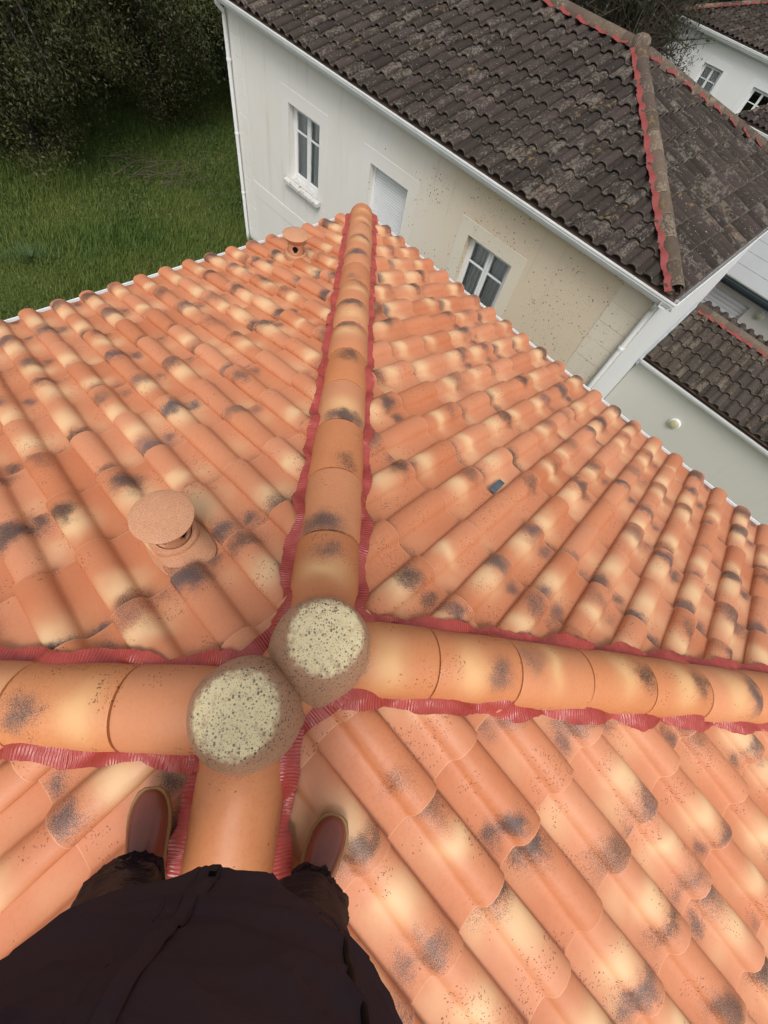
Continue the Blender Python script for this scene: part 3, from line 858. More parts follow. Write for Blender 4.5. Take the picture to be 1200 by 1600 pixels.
def window(parent_fn, x0, x1, z0, z1, dep, kind, sur=0.21, mat_trim=None, panes=True, mull=True, dark=False, bar=0.33, sill=True, curt=True):
    """a white casement in a wall opening, parts under it"""
    mb = MB(); y0, y1 = dep - 0.055, dep + 0.005
    f = 0.055
    mb.box(x0 - .01, x0 + f, y0, y1, z0, z1); mb.box(x1 - f, x1 + .01, y0, y1, z0, z1)
    mb.box(x0 + f, x1 - f, y0, y1, z0 - .01, z0 + f); mb.box(x0 + f, x1 - f, y0, y1, z1 - f, z1 + .01)
    wd = parent_fn('window', mb.mesh('window', False), MT['white'])
    def sub(name, me, mat): 
        o = new_obj(name, me, wd, mat); return o
    xm = (x0 + x1) / 2
    leaves = [(x0 + f, xm), (xm, x1 - f)] if mull else [(x0 + f, x1 - f)]
    zb = z1 - (z1 - z0) * bar
    for (a, b) in leaves:
        mb = MB(); e = 0.048; yy0, yy1 = dep - 0.070, dep - 0.02
        a += .002; b -= .002
        mb.box(a, a + e, yy0, yy1, z0 + f + .002, z1 - f - .002); mb.box(b - e, b, yy0, yy1, z0 + f + .002, z1 - f - .002)
        mb.box(a + e, b - e, yy0 + .001, yy1, z0 + f + .002, z0 + f + e); mb.box(a + e, b - e, yy0 + .001, yy1, z1 - f - e, z1 - f - .002)
        mb.box(a + e, b - e, yy0 + .006, yy1, zb - .014, zb + .014)
        sub('sash', mb.mesh('sash', False), MT['white'])
        for (c, d_) in ((z0 + f + e, zb - .014), (zb + .014, z1 - f - e)):
            mb = MB(); mb.add([(a + e, dep - .045, c), (b - e, dep - .045, c), (b - e, dep - .045, d_), (a + e, dep - .045, d_)], [(0, 1, 2, 3)])
            sub('pane', mb.mesh('pane', False), MT['glass'])
    if curt:
        n = 80; V = []; F = []
        for i in range(n + 1):
            x = x0 + (x1 - x0) * i / n; yy = dep + 0.035 + 0.018 * math.sin(i * 0.9) + 0.008 * math.sin(i * 2.3)
            V += [(x, yy, z0 - .05), (x, yy + 0.01, z1 + .05)]
        for i in range(n): F.append((2 * i, 2 * i + 2, 2 * i + 3, 2 * i + 1))
        sub('curtain', mk('curtain', V, F), MT['curtain'])
    mb = MB(); mb.box(x0 - .15, x1 + .15, dep + 0.3, dep + 0.9, z0 - .2, z1 + .2); sub('unlit_room_block', mb.mesh('unlit_room_block', False), MT['dark'])  # solid black block: darkness of the unlit room put into its colour
    if sur:
        mb = MB(); t0, t1 = -0.007, -0.001
        mb.box(x0 - sur, x0, t0, t1, z0 - 0.02, z1 + sur); mb.box(x1, x1 + sur, t0, t1, z0 - 0.02, z1 + sur)
        mb.box(x0, x1, t0 + .0005, t1, z1, z1 + sur)
        sub('surround', mb.mesh('surround', False), mat_trim or MT['trim'])
    if sill:
        mb = MB(); V = [(x0 - .09, -.11, z0 - .095), (x1 + .09, -.11, z0 - .095), (x1 + .09, .0, z0 - .095), (x0 - .09, 0, z0 - .095),
                        (x0 - .09, -.11, z0 - .035), (x1 + .09, -.11, z0 - .035), (x1 + .09, -.017, z0 - .012), (x0 - .09, -.017, z0 - .012)]
        mb.add(V, [(0, 3, 2, 1), (0, 1, 5, 4), (1, 2, 6, 5), (2, 3, 7, 6), (3, 0, 4, 7), (4, 5, 6, 7)])
        mb.box(x0 + .001, x1 - .001, -.0165, dep - .05, z0 - .09, z0 + .006)
        sub('sill', mb.mesh('sill', False), MT['sill'])
    return wd
def sill_mat():
    g = G('mossy_sill'); co = g.objco()
    f = g.ramp(g.noise(co, 14, 5, 0.7), 0.52, 0.70)
    return g.set(g.mix(g.m('MULTIPLY', f, 0.75), (0.60, 0.59, 0.56), (0.12, 0.11, 0.085)), 0.9, 0.2)
MT['sill'] = sill_mat()
window(npart, *HOLES[0], 0.2, 0)
window(npart, *HOLES[2], 0.2, 0)
# closed roller shutter in the middle opening
a, b, c, d = HOLES[1]
mb = MB(); ns = 30
prof = []
for i in range(ns):
    zt = d - (d - c) * i / ns; zb_ = d - (d - c) * (i + 1) / ns; hh = zt - zb_
    prof += [(0.150, zt), (0.143, zt - hh * .3), (0.143, zt - hh * .7), (0.150, zt - hh * .93), (0.156, zb_)]
prof += [(0.175, c), (0.175, d)]
mb.sweep(prof, a + .04, b - .04)
sh = npart('roller_shutter', mb.mesh('roller_shutter', True, 25), MT['shutter'], label='closed pale grey roller shutter')
mb = MB(); mb.box(a, a + .042, .115, .17, c, d); mb.box(b - .042, b, .115, .17, c, d)
new_obj('guide_rail', mb.mesh('guide_rail', False), sh, MT['white'])
mb = MB(); sr = 0.21
mb.box(a - sr, a, -.007, -.001, c - .02, d + sr); mb.box(b, b + sr, -.007, -.001, c - .02, d + sr); mb.box(a, b, -.0065, -.001, d, d + sr)
new_obj('surround', mb.mesh('surround', False), sh, MT['trim'])
mb = MB(); mb.box(a - .09, b + .09, -.11, -.017, c - .095, c - .03); mb.box(a + .001, b - .001, -.0165, .13, c - .09, c + .004)
new_obj('sill', mb.mesh('sill', False), sh, MT['sill'])

# gutters and eaves
EZ = -1.366                                # roll-top height at the tile edge
gz = -1.43
GP = [(0.0, 0.0), (-0.012, 0.0), (-0.016, -0.02), (-0.006, -0.028), (-0.006, -0.055), (0.022, -0.070), (0.022, -0.092), (0.048, -0.105), (0.052, -0.128),
      (0.080, -0.130), (0.165, -0.130), (0.165, -0.02), (0.155, -0.02), (0.155, -0.118), (0.06, -0.118), (0.056, -0.098), (0.03, -0.086), (0.030, -0.064), (0.004, -0.050), (0.004, -0.006)]
mb = MB(); mb.sweep([(y - 0.305, z + gz) for y, z in GP], WX0 - 0.18, 0.170)
npart('gutter', mb.mesh('gutter', True, 30), MT['gutter'])
mb = MB(); mb.loft([[(0.170 - y, yy, z + gz) for y, z in [(p[0], p[1]) for p in GP]] for yy in (-0.31, WD + 0.3)], True, True)
npart('gutter', mb.mesh('gutter', True, 30), MT['gutter'])
mb = MB(); mb.loft([[(WX0 - 0.17 + y, yy, z + gz) for y, z in GP] for yy in (-0.29, WD + 0.3)], True, True)
npart('gutter', mb.mesh('gutter', True, 30), MT['gutter'])
mb = MB()   # soffit boards
mb.box(WX0 - .12, 0.12, -.145, 0.0, gz - .155, gz - .132); mb.box(0.0, 0.02, -.0, WD + .1, gz - .20, gz - .135); mb.box(WX0 - .02, 0.02, WD, WD + .2, gz - .16, gz - .135)
mb.box(-0.02, WX1 + 0.03, 0.02, WD, gz - .135, gz - .11)
npart('soffit', mb.mesh('soffit', False), MT['white'])
# downpipes at the two corners with collars
for x in (WX0 + 0.055, -0.045):
    mb = MB(); mb.tube([(x, -0.20, gz - .13), (x, -0.20, gz - .17), (x, -0.075, gz - .28), (x, -0.06, gz - .34), (x, -0.06, GZ - .6)], 0.04, 12)
    dp = npart('downpipe', mb.mesh('downpipe', True, 50), MT['white'])
    for zc in (-2.4, -3.6, -4.8):
        mb = MB(); mb.lathe([(0.046, 0), (0.048, .01), (0.048, .04), (0.046, .05)], 14, (x, -0.06, zc)); mb.box(x - .012, x + .012, -0.03, 0, zc + .01, zc + .035)
        new_obj('collar', mb.mesh('collar'), dp, MT['white'])

# roof: deck and tiles
NSL = 0.328; NCF = math.sqrt(1 + NSL ** 2)
NPT, NGP = 0.232, 0.357
ry = 2.96; ax_r = -3.105; ax_l = WX0 - 0.16 + (ry + 0.256)
zridge = EZ - 0.062 + NSL * (ry + 0.256)
X0e, X1e, Y0e, Y1e = WX0 - 0.10, 0.111, -0.256, 2 * ry + 0.256
zpan = EZ - 0.062
V = [(X0e, Y0e, zpan - .02), (X1e, Y0e, zpan - .02), (X1e, Y1e, zpan - .02), (X0e, Y1e, zpan - .02), (ax_r, ry, zridge - .02), (ax_l, ry, zridge - .02)]
V += [(x, y, z - 0.05) for x, y, z in V[:4]]
nroof = npart('roof', mk('roof', V, [(0, 1, 4, 5), (1, 2, 4), (2, 3, 5, 4), (3, 0, 5), (0, 6, 7, 1), (1, 7, 8, 2), (2, 8, 9, 3), (3, 9, 6, 0), (6, 9, 8, 7)], False), MT['deck'])
OX = np.array([0, .003, .014, .040, .072, .104, .130, .141, .150, .175, .205, .240])
OZ = np.array([.008, .022, .042, .058, .063, .058, .042, .022, .008, .001, .000, .003])
OG = NGP * NCF
OV, OF, OUV = tile_arrays(OX, OZ, OG + 0.06, NPT, 0.036, 0.80, 0.019, rings=(0, .96, 1.0))
old_me = mk('tile', OV, OF, True, OUV, 45); old_me.materials.append(MT['old'])
def nface(ox, oy, oz, dx, dy, sl=NSL):
    c = math.sqrt(1 + sl * sl)
    ax = Vector((dy, -dx, 0)); ay = Vector((dx / c, dy / c, -sl / c)); az = ax.cross(ay)
    return Matrix(((ax.x, ay.x, az.x, ox), (ax.y, ay.y, az.y, oy), (ax.z, ay.z, az.z, oz), (0, 0, 0, 1)))
def shift(lst, Mw):
    for t in lst: t[3] = np.array([tuple(Mw @ Vector(p)) for p in t[3]])
    return lst
Lf = ry + 0.256
# front face: local x = -X direction (dy=-1 -> ax=(-1,0)); origin at right apex
fM = nface(ax_r, ry, zridge, 0, -1)
cutsF = [(0, 0, -1, -1 / NCF), (ax_r - ax_l, 0, 1, -1 / NCF), (0, .01, 0, -1)]
x_of = lambda X: ax_r - X
ph = x_of(-0.565) - 0.072
cols = [ph + k * NPT for k in range(-3, 46)]
rows = [(Lf - k * NGP) * NCF for k in range(0, 10)]
nt_ = lay(fM, 0, 0, cutsF, cols, rows, (OV, OF, OUV), 0.0025, rng)
# right hip end: downslope +X, local x = (dy,-dx) = (0,-1) -> -Y
sM = nface(ax_r, ry, zridge, 1, 0)
cutsS = [(0, 0, 1, -1 / NCF), (0, 0, -1, -1 / NCF), (0, .01, 0, -1)]
ph = (ry - 0.295) - 0.072
cols = [ph + k * NPT for k in range(-30, 4)]
nt_ += lay(sM, 0, 0, cutsS, cols, rows, (OV, OF, OUV), 0.0025, rng)
MW = NM
shift(nt_, MW)
place_tiles(nt_, (OV, OF, OUV), old_me, MT['old'], nroof, Matrix.Identity(4), 296)
# back face and left end, out of sight from here: joined
bM = nface(ax_l, ry, zridge, 0, 1); cutsB = [(0, 0, -1, -1 / NCF), (ax_r - ax_l, 0, 1, -1 / NCF), (0, .01, 0, -1)]
bt = lay(bM, 0, 0, cutsB, [-3.4 + k * NPT for k in range(0, 60)], rows, (OV, OF, OUV), 0.0025, rng)
lM = nface(ax_l, ry, zridge, -1, 0)
bt += lay(lM, 0, 0, cutsS, [-3.4 + k * NPT for k in range(0, 30)], rows, (OV, OF, OUV), 0.0025, rng)
shift(bt, MW)
place_tiles(bt, (OV, OF, OUV), old_me, MT['old'], nroof, Matrix.Identity(4), 0, stuffname='back_roof_tiles')
# hip and ridge tiles
NHS = NSL / r2
ohv, ohf, ohu = hip_arrays(0.44, 0.108, 0.122, head=.07, gap=.004)
ohm = mk('hip_tile', ohv, ohf, True, ohu, 50); ohm.materials.append(MT['old_hip'])
ohv2, ohf2, ohu2 = hip_arrays(0.44, 0.108, 0.122, end=True, head=.07, gap=.004)
ohe = mk('hip_end_tile', ohv2, ohf2, True, ohu2, 50); ohe.materials.append(MT['old_hip'])
zh = zridge + 0.135
def run_hips(o, d, L, st, slope, parent, z, m1, m2, t0=0.38):
    t = t0
    while t < L + st * 0.6:
        tt = min(t, L)
        M_ = hip_frame((o[0] + d[0] * tt, o[1] + d[1] * tt, z - slope * tt), d, slope) @ Matrix.Rotation(rng.gauss(0, .012), 4, 'Z') @ Matrix.Rotation(rng.gauss(0, .03), 4, 'Y')
        x = new_obj('hip_tile', m2 if (tt == L and slope > 0) else m1, parent); x.matrix_local = M_
        t += st
q7 = 1 / r2
run_hips((ax_r, ry), (q7, -q7), Lf * r2 - .05, 0.37, NHS, nroof, zh, ohm, ohe)
run_hips((ax_r, ry), (q7, q7), Lf * r2 - .05, 0.37, NHS, nroof, zh, ohm, ohe)
run_hips((ax_l, ry), (-q7, -q7), Lf * r2 - .05, 0.37, NHS, nroof, zh, ohm, ohe)
run_hips((ax_l, ry), (-q7, q7), Lf * r2 - .05, 0.37, NHS, nroof, zh, ohm, ohe)
run_hips((ax_r, ry), (-1, 0), ax_r - ax_l, 0.37, 0.0, nroof, zh + .004, ohm, ohe, 0.3)
mb = MB(); mb.lathe([(0.135, -0.13), (0.145, -0.08), (0.138, -0.02), (0.115, 0.03), (0.07, 0.055), (0.01, 0.062)], 24, (ax_r, ry, zh))
npm = mk('apex_cap', mb.v, mb.f, True, [(p[0], p[1]) for p in mb.v], 60)
new_obj('apex_cap', npm, nroof, MT['old_hip'])
# faded red flashing, ragged, beside hips and ridge
def old_flash(o, d, side, L, slope, z, w0, w1, seed, parent, gaps=0.0):
    rr_ = random.Random(seed); px_, py_ = d[1] * side, -d[0] * side
    n = int(L / 0.03); m = 5; V = []; F = []; UV = []
    nzz = [rr_.gauss(0, 1) for _ in range(n + 8)]
    for i in range(n + 1):
        t = 0.1 + (L - 0.15) * i / n
        w_ = w1 + 0.004 * nzz[i] + 0.008 * math.sin(t * 19)
        zz = 0.012 * math.sin(t * 2 * math.pi / 0.33 + side) + 0.002 * nzz[i + 3]
        for j in range(m):
            f = j / (m - 1); dd = w0 + (w_ - w0) * f
            V.append((o[0] + d[0] * t + px_ * dd, o[1] + d[1] * t + py_ * dd, z - slope * t - 0.030 - dd * NSL * (1 if slope == 0 else q7) - 0.012 * f + zz)); UV.append((t, dd))
    runs = []; cur = []
    for i in range(n):
        if gaps and math.sin((0.1 + (L - 0.15) * i / n) * 2 * math.pi / 0.36) > gaps:
            if cur: runs.append(cur)
            cur = []; continue
        cur.append(i)
    if cur: runs.append(cur)
    for rn_ in runs:
        a0, a1 = rn_[0], rn_[-1] + 1; k_ = a1 - a0 + 1
        Fk = [(i * m + j, i * m + j + 1, (i + 1) * m + j + 1, (i + 1) * m + j) for i in range(k_ - 1) for j in range(m - 1)]
        new_obj('red_flashing', mk('red_flashing', V[a0 * m:(a1 + 1) * m], Fk, True, np.array(UV[a0 * m:(a1 + 1) * m]), 80), parent, MT['flash_old'])
old_flash((ax_r, ry), (q7, -q7), 1, Lf * r2, NHS, zh, 0.085, 0.165, 31, nroof)
old_flash((ax_r, ry), (q7, q7), 1, Lf * r2, NHS, zh, 0.085, 0.165, 32, nroof, 0.25)
old_flash((ax_r, ry), (-1, 0), -1, ax_r - ax_l, 0.0, zh, 0.085, 0.165, 33, nroof, 0.55)

# ================================================================== low wing to the right of it
ext = nthing('low_wing', 'low wing with mossy tile roof and round wall lamp right of the pale house', 'outbuilding', 3.5, 3.6, -6.9)
EM = Matrix.Translation((-3.5, -3.6, 6.9))
def epart(name, me, mat, parent=None, kind=None):
    o = new_obj(name, me, parent or ext, mat, kind=kind); o.matrix_local = EM if parent is None else Matrix.Identity(4); return o
mb = MB(); mb.box(0.012, 7.0, 3.60, 6.75, -6.9, -4.22)
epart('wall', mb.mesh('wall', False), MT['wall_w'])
ez_, esl = -4.17, 0.31
eY0, eYr = 3.44, 5.2
zr_ = ez_ + esl * (eYr - eY0)
mb = MB(); mb.add([(0.05, eY0, ez_ - .02), (7.2, eY0, ez_ - .02), (7.2, eYr, zr_ - .02), (0.05, eYr, zr_ - .02), (7.2, 2 * eYr - eY0, ez_ - .02), (0.05, 2 * eYr - eY0, ez_ - .02)], [(0, 1, 2, 3), (3, 2, 4, 5)])
mb.add([(0.05, eY0, ez_ - .07), (7.2, eY0, ez_ - .07), (7.2, 2 * eYr - eY0, ez_ - .07), (0.05, 2 * eYr - eY0, ez_ - .07)], [(3, 2, 1, 0)])
eroof = epart('roof', mk('roof', mb.v, mb.f, False), MT['deck'])
ECF = math.sqrt(1 + esl ** 2)
XV, XF, XUV = tile_arrays(OX * 1.05, OZ, 0.365 * ECF + 0.06, 0.244, 0.042, 0.78, 0.022, rings=(0, .96, 1.0))
ext_me = mk('tile', XV, XF, True, XUV, 45); ext_me.materials.append(MT['old_ext'])
eF = nface(7.2, eYr, zr_, 0, -1, esl)
cols = [7.2 - 0.12 - 0.075 - k * 0.244 for k in range(0, 29)]
erows = [(eYr - eY0 - k * 0.365) * ECF for k in range(0, 5)]
et = lay(eF, 0, 0, [(7.13, 0, 1, 0), (0, .01, 0, -1), (0, 0, -1, 0)], cols, erows, (XV, XF, XUV), 0.004, rng)
shift(et, MW)
place_tiles(et, (XV, XF, XUV), ext_me, MT['old_ext'], eroof, Matrix.Identity(4), 250)
eB = nface(0.05, eYr, zr_, 0, 1, esl)
et = lay(eB, 0, 0, [(7.13, 0, 1, 0), (0, .01, 0, -1), (0, 0, -1, 0)], [k * 0.244 for k in range(-1, 30)], erows, (XV, XF, XUV), 0.004, rng)
shift(et, MW)
place_tiles(et, (XV, XF, XUV), ext_me, MT['old_ext'], eroof, Matrix.Identity(4), 60)
run_hips((0.05, eYr), (1, 0), 7.1, 0.36, 0.0, eroof, zr_ + .13, ohm, ohe, 0.36)
old_flash((0.05, eYr), (1, 0), 1, 7.1, 0.0, zr_ + .125, 0.085, 0.165, 41, eroof)
mb = MB(); mb.sweep([(y + eY0 - 0.05, z + ez_ - .05) for y, z in GP], 0.03, 7.25)
epart('gutter', mb.mesh('gutter', True, 30), MT['gutter'])
mb = MB(); mb.add([(0.004, 3.3, -4.30), (0.062, 3.3, -4.34), (0.062, eYr, zr_ + .05), (0.004, eYr, zr_ + .12), (0.004, 3.3, -4.18), (0.062, 3.3, -4.20), (0.062, eYr, zr_ + .11), (0.004, eYr, zr_ + .16)], [(0, 1, 2, 3), (4, 5, 6, 7), (0, 1, 5, 4), (1, 2, 6, 5)])
epart('abutment_flashing', mb.mesh('abutment_flashing', False), MT['zinc'])
def bulkhead_lamp(parent_fn, x, y, z, r_):
    mb = MB()
    rings = [[(x + rr_ * math.cos(a_), y - yy, z + rr_ * math.sin(a_)) for a_ in np.linspace(0, 2 * math.pi, 24, endpoint=False)] for rr_, yy in ((r_, 0), (r_, .03), (r_ * .94, .045), (r_ * .80, .05), (r_ * .78, .04))]
    mb.loft(rings, False, False)
    l_ = parent_fn('wall_lamp', mb.mesh('wall_lamp', True, 50), MT['white'])
    mb = MB(); rings = [[(x + rr_ * math.cos(a_), y - yy, z + rr_ * math.sin(a_)) for a_ in np.linspace(0, 2 * math.pi, 24, endpoint=False)] for rr_, yy in ((r_ * .80, .03), (r_ * .78, .055), (r_ * .6, .075), (r_ * .3, .088), (r_ * .02, .09))]
    mb.loft(rings, False, True)
    new_obj('diffuser', mb.mesh('diffuser', True, 60), l_, MT['lampglass'])
bulkhead_lamp(epart, 1.575, 3.60, -5.06, 0.135)

# ================================================================== light facade behind the wing
bk = nthing('back_facade', 'pale wall with grey roller door and dark gutter behind the low wing', 'house', 3.0, 7.6, -7.0)
KM = Matrix.Translation((-3.0, -7.6, 7.0))
def kpart(name, me, mat, parent=None, kind=None):
    o = new_obj(name, me, parent or bk, mat, kind=kind); o.matrix_local = KM if parent is None else Matrix.Identity(4); return o
mb = MB(); wall_front(mb, -1.6, 7.0, -7.0, -3.70, [(-0.9, 0.92, -6.4, -3.97)], 7.6, 0.15)
mb.add([(-1.6, 7.6, -7), (-1.6, 10.5, -7), (-1.6, 10.5, -3.7), (-1.6, 7.6, -3.7)], [(3, 2, 1, 0)])
kpart('wall', mk('wall', mb.v, mb.f, False), MT['wall_w'])
mb = MB(); prof = []
for i in range(26):
    zt = -3.97 - (6.4 - 3.97) * i / 26; hh = (6.4 - 3.97) / 26
    prof += [(7.72, zt), (7.71, zt - hh * .3), (7.71, zt - hh * .75), (7.725, zt - hh * .95)]
prof += [(7.74, -6.4), (7.74, -3.97)]
mb.sweep(prof, -0.9, 0.92); kpart('roller_door', mb.mesh('roller_door', True, 25), MT['shutter'])
mb = MB(); mb.sweep([(y * 1.0 + 7.28, z * 1.2 - 3.60) for y, z in GP], -1.7, 7.1); kpart('gutter', mb.mesh('gutter', True, 30), MT['blue'])
# pale sheet roof in wide steps above the gutter
for i in range(7):
    y0_, z0_ = 7.42 + 0.42 * i, -3.58 + 0.16 * i
    mb = MB(); mb.add([(-1.7, y0_, z0_), (7.1, y0_, z0_), (7.1, y0_ + .46, z0_ + .16), (-1.7, y0_ + .46, z0_ + .16), (-1.7, y0_, z0_ - .02), (7.1, y0_, z0_ - .02)], [(0, 1, 2, 3), (4, 5, 1, 0)])
    kpart('roof_panel', mk('roof_panel', mb.v, mb.f, False), MT['zincpale'])
bulkhead_lamp(kpart, 1.22, 7.6, -3.99, 0.11)

# ================================================================== farther house at the upper right
fh = nthing('far_house', 'distant pale house with two casement windows and purple brown roof', 'house', -6.5, 22.4, -6.2)
FM = Matrix.Translation((6.5, -22.4, 6.2))
def fpart(name, me, mat, parent=None, kind=None):
    o = new_obj(name, me, parent or fh, mat, kind=kind); o.matrix_local = FM if parent is None else Matrix.Identity(4); return o
def f2part(name, me, mat):
    o = new_obj(name, me, fh, mat); o.matrix_local = FM @ Matrix.Translation((0, 22.4, 0)); return o
fx0, fx1 = -9.85, -0.5
FH = [(-7.80, -6.86, -4.40, -3.06), (-5.38, -4.4, -4.40, -3.06)]
mb = MB(); wall_front(mb, fx0, fx1, -6.4, -2.34, FH, 22.4, 0.18)
mb.add([(fx0, 29, -6.4), (fx0, 22.4, -6.4), (fx0, 22.4, -2.34), (fx0, 29, -2.34)], [(0, 1, 2, 3)])
fpart('wall', mk('wall', mb.v, mb.f, False), MT['wall_s'])
window(f2part, *FH[0], 0.18, 0, sur=0.21, mat_trim=MT['white'], sill=False)
window(f2part, *FH[1], 0.18, 0, sur=0.21, mat_trim=MT['white'], sill=False, curt=False)
for i in range(9):
    mb = MB(); z1_ = -2.40 - .3 * i; mb.box(fx0 + .16, fx0 + .55, 22.375, 22.399, z1_ - .285, z1_ - .008); fpart('quoin', mb.mesh('quoin', False), MT['white'])
mb = MB(); mb.tube([(fx0 + .3, 22.20, -2.33), (fx0 + .2, 22.33, -2.50), (fx0 + .2, 22.33, -6.4)], .045, 10); fpart('downpipe', mb.mesh('downpipe', True, 50), MT['white'])
mb = MB(); mb.sweep([(y + 22.08, z * 1.3 - 2.19) for y, z in GP], fx0 - .2, fx1 + .3); fpart('gutter', mb.mesh('gutter', True, 30), MT['gutter'])
mb = MB(); mb.box(fx0 - .18, fx1 + .2, 22.24, 22.6, -2.40, -2.36); fpart('soffit', mb.mesh('soffit', False), MT['white'])
fsl = 0.33; fcf = math.sqrt(1 + fsl ** 2)
fax = fx0 - .15 + 3.6
mb = MB(); zz0 = -2.17
Vf = [(fx0 - .15, 22.15, zz0), (fx1 + .3, 22.15, zz0), (fx1 + .3, 25.75, zz0 + fsl * 3.6), (fax, 25.75, zz0 + fsl * 3.6), (fx0 - .15, 29.35, zz0), (fx1 + .3, 29.35, zz0)]
froof = fpart('roof', mk('roof', Vf, [(0, 1, 2, 3), (0, 3, 4), (3, 2, 5, 4)], False), MT['deck'])
fF = nface(fax, 25.75, zz0 + fsl * 3.6 + .02, 0, -1, fsl)
FV, FFc, FUV = tile_arrays(OX[::1], OZ, 0.357 * fcf + .05, NPT, .028, .84, .018, rings=(0, 1.0))
farm = mk('tile', FV, FFc, True, FUV, 45); farm.materials.append(MT['old_far'] if 'old_far' in MT else MT['old'])
frows = [(3.6 - k * .357) * fcf for k in range(0, 11)]
ft = lay(fF, 0, 0, [(0, 0, 1, -1 / fcf), (-6.0, 0, -1, 0), (0, .01, 0, -1)], [fax - fx1 - .3 - 0.0 + 0 - k * NPT for k in range(-60, 60)] if False else [-5.9 + k * NPT for k in range(0, 45)], frows, (FV, FFc, FUV), .004, rng)
shift(ft, MW)
place_tiles(ft, (FV, FFc, FUV), farm, MT['old'], froof, Matrix.Identity(4), 0)
run_hips((fax, 25.75), (-q7, -q7), 3.6 * r2, .37, fsl / r2, froof, zz0 + fsl * 3.6 + .16, ohm, ohe)
run_hips((fax, 25.75), (1, 0), fx1 - fax, .37, 0, froof, zz0 + fsl * 3.6 + .16, ohm, ohe)
old_flash((fax, 25.75), (-q7, -q7), -1, 3.6 * r2, fsl / r2, zz0 + fsl * 3.6 + .16, .085, .20, 51, froof, 0.4)

# ================================================================== porch roof in front of the far house
po = nthing('porch', 'small tiled porch roof with white gutter before the distant house', 'porch', -2.6, 17.6, -6.6)
PM_ = Matrix.Translation((2.6, -17.6, 6.6))
def ppart(name, me, mat, parent=None):
    o = new_obj(name, me, parent or po, mat); o.matrix_local = PM_ if parent is None else Matrix.Identity(4); return o
mb = MB(); mb.box(-3.8, -0.9, 16.3, 19.2, -6.9, -3.02); ppart('wall', mb.mesh('wall', False), MT['wall_s'])
mb = MB(); mb.sweep([(y + 16.0, z * 1.2 - 2.88) for y, z in GP], -4.05, -0.7); ppart('gutter', mb.mesh('gutter', True, 30), MT['gutter'])
mb = MB(); mb.tube([(-3.55, 16.1, -3.02), (-3.55, 16.24, -3.2), (-3.55, 16.24, -6.9)], .045, 10); ppart('downpipe', mb.mesh('downpipe', True, 50), MT['white'])
mb = MB(); V = [(-4.0, 16.05, -2.86), (-0.7, 16.05, -2.86), (-0.7, 17.6, -2.36), (-3.2, 17.6, -2.36), (-4.0, 19.2, -2.86), (-0.7, 19.2, -2.86)]
proof = ppart('roof', mk('roof', V, [(0, 1, 2, 3), (0, 3, 4), (3, 2, 5, 4)], False), MT['deck'])
pF = nface(-3.2, 17.6, -2.34, 0, -1, 0.32)
pt = lay(pF, 0, 0, [(0, 0, 1, -0.5), (0, .01, 0, -1)], [-2.4 + k * NPT for k in range(0, 15)], [(1.55 - k * .357) * 1.05 for k in range(0, 5)], (OV, OF, OUV), .003, rng)
shift(pt, MW); place_tiles(pt, (OV, OF, OUV), old_me, MT['old'], proof, Matrix.Identity(4), 0)
run_hips((-3.2, 17.6), (1, 0), 2.4, .37, 0, proof, -2.22, ohm, ohe)
old_flash((-3.2, 17.6), (1, 0), 1, 2.4, 0.0, -2.22, .085, .19, 61, proof)

# ================================================================== vegetation
def leaf_cloud(centers, per, size, spread, rg, droop=0.35, aspect=0.42):
    """leaf-sized rhombic quads around clump centres; returns V (4n,3), Q (n,4), rnd"""
    C_ = np.repeat(np.asarray(centers), per, axis=0); n = len(C_)
    P = C_ + rg.normal(0, 1, (n, 3)) * np.asarray(spread)
    d = rg.normal(0, 1, (n, 3)); d[:, 2] -= droop; d /= np.linalg.norm(d, axis=1)[:, None]
    e = np.cross(d, rg.normal(0, 1, (n, 3))); e /= np.linalg.norm(e, axis=1)[:, None]
    s_ = size * rg.uniform(0.6, 1.35, n)[:, None]
    V = np.empty((n, 4, 3)); V[:, 0] = P; V[:, 1] = P + d * s_ * .5 + e * s_ * aspect * .5; V[:, 2] = P + d * s_; V[:, 3] = P + d * s_ * .5 - e * s_ * aspect * .5
    cl = np.repeat(rg.uniform(0, 1, len(centers)), per)
    rn = np.repeat(np.clip(cl * 0.9 + rg.uniform(-.1, .25, n), 0, 1), 4)
    return V.reshape(-1, 3), np.arange(4 * n).reshape(n, 4), rn

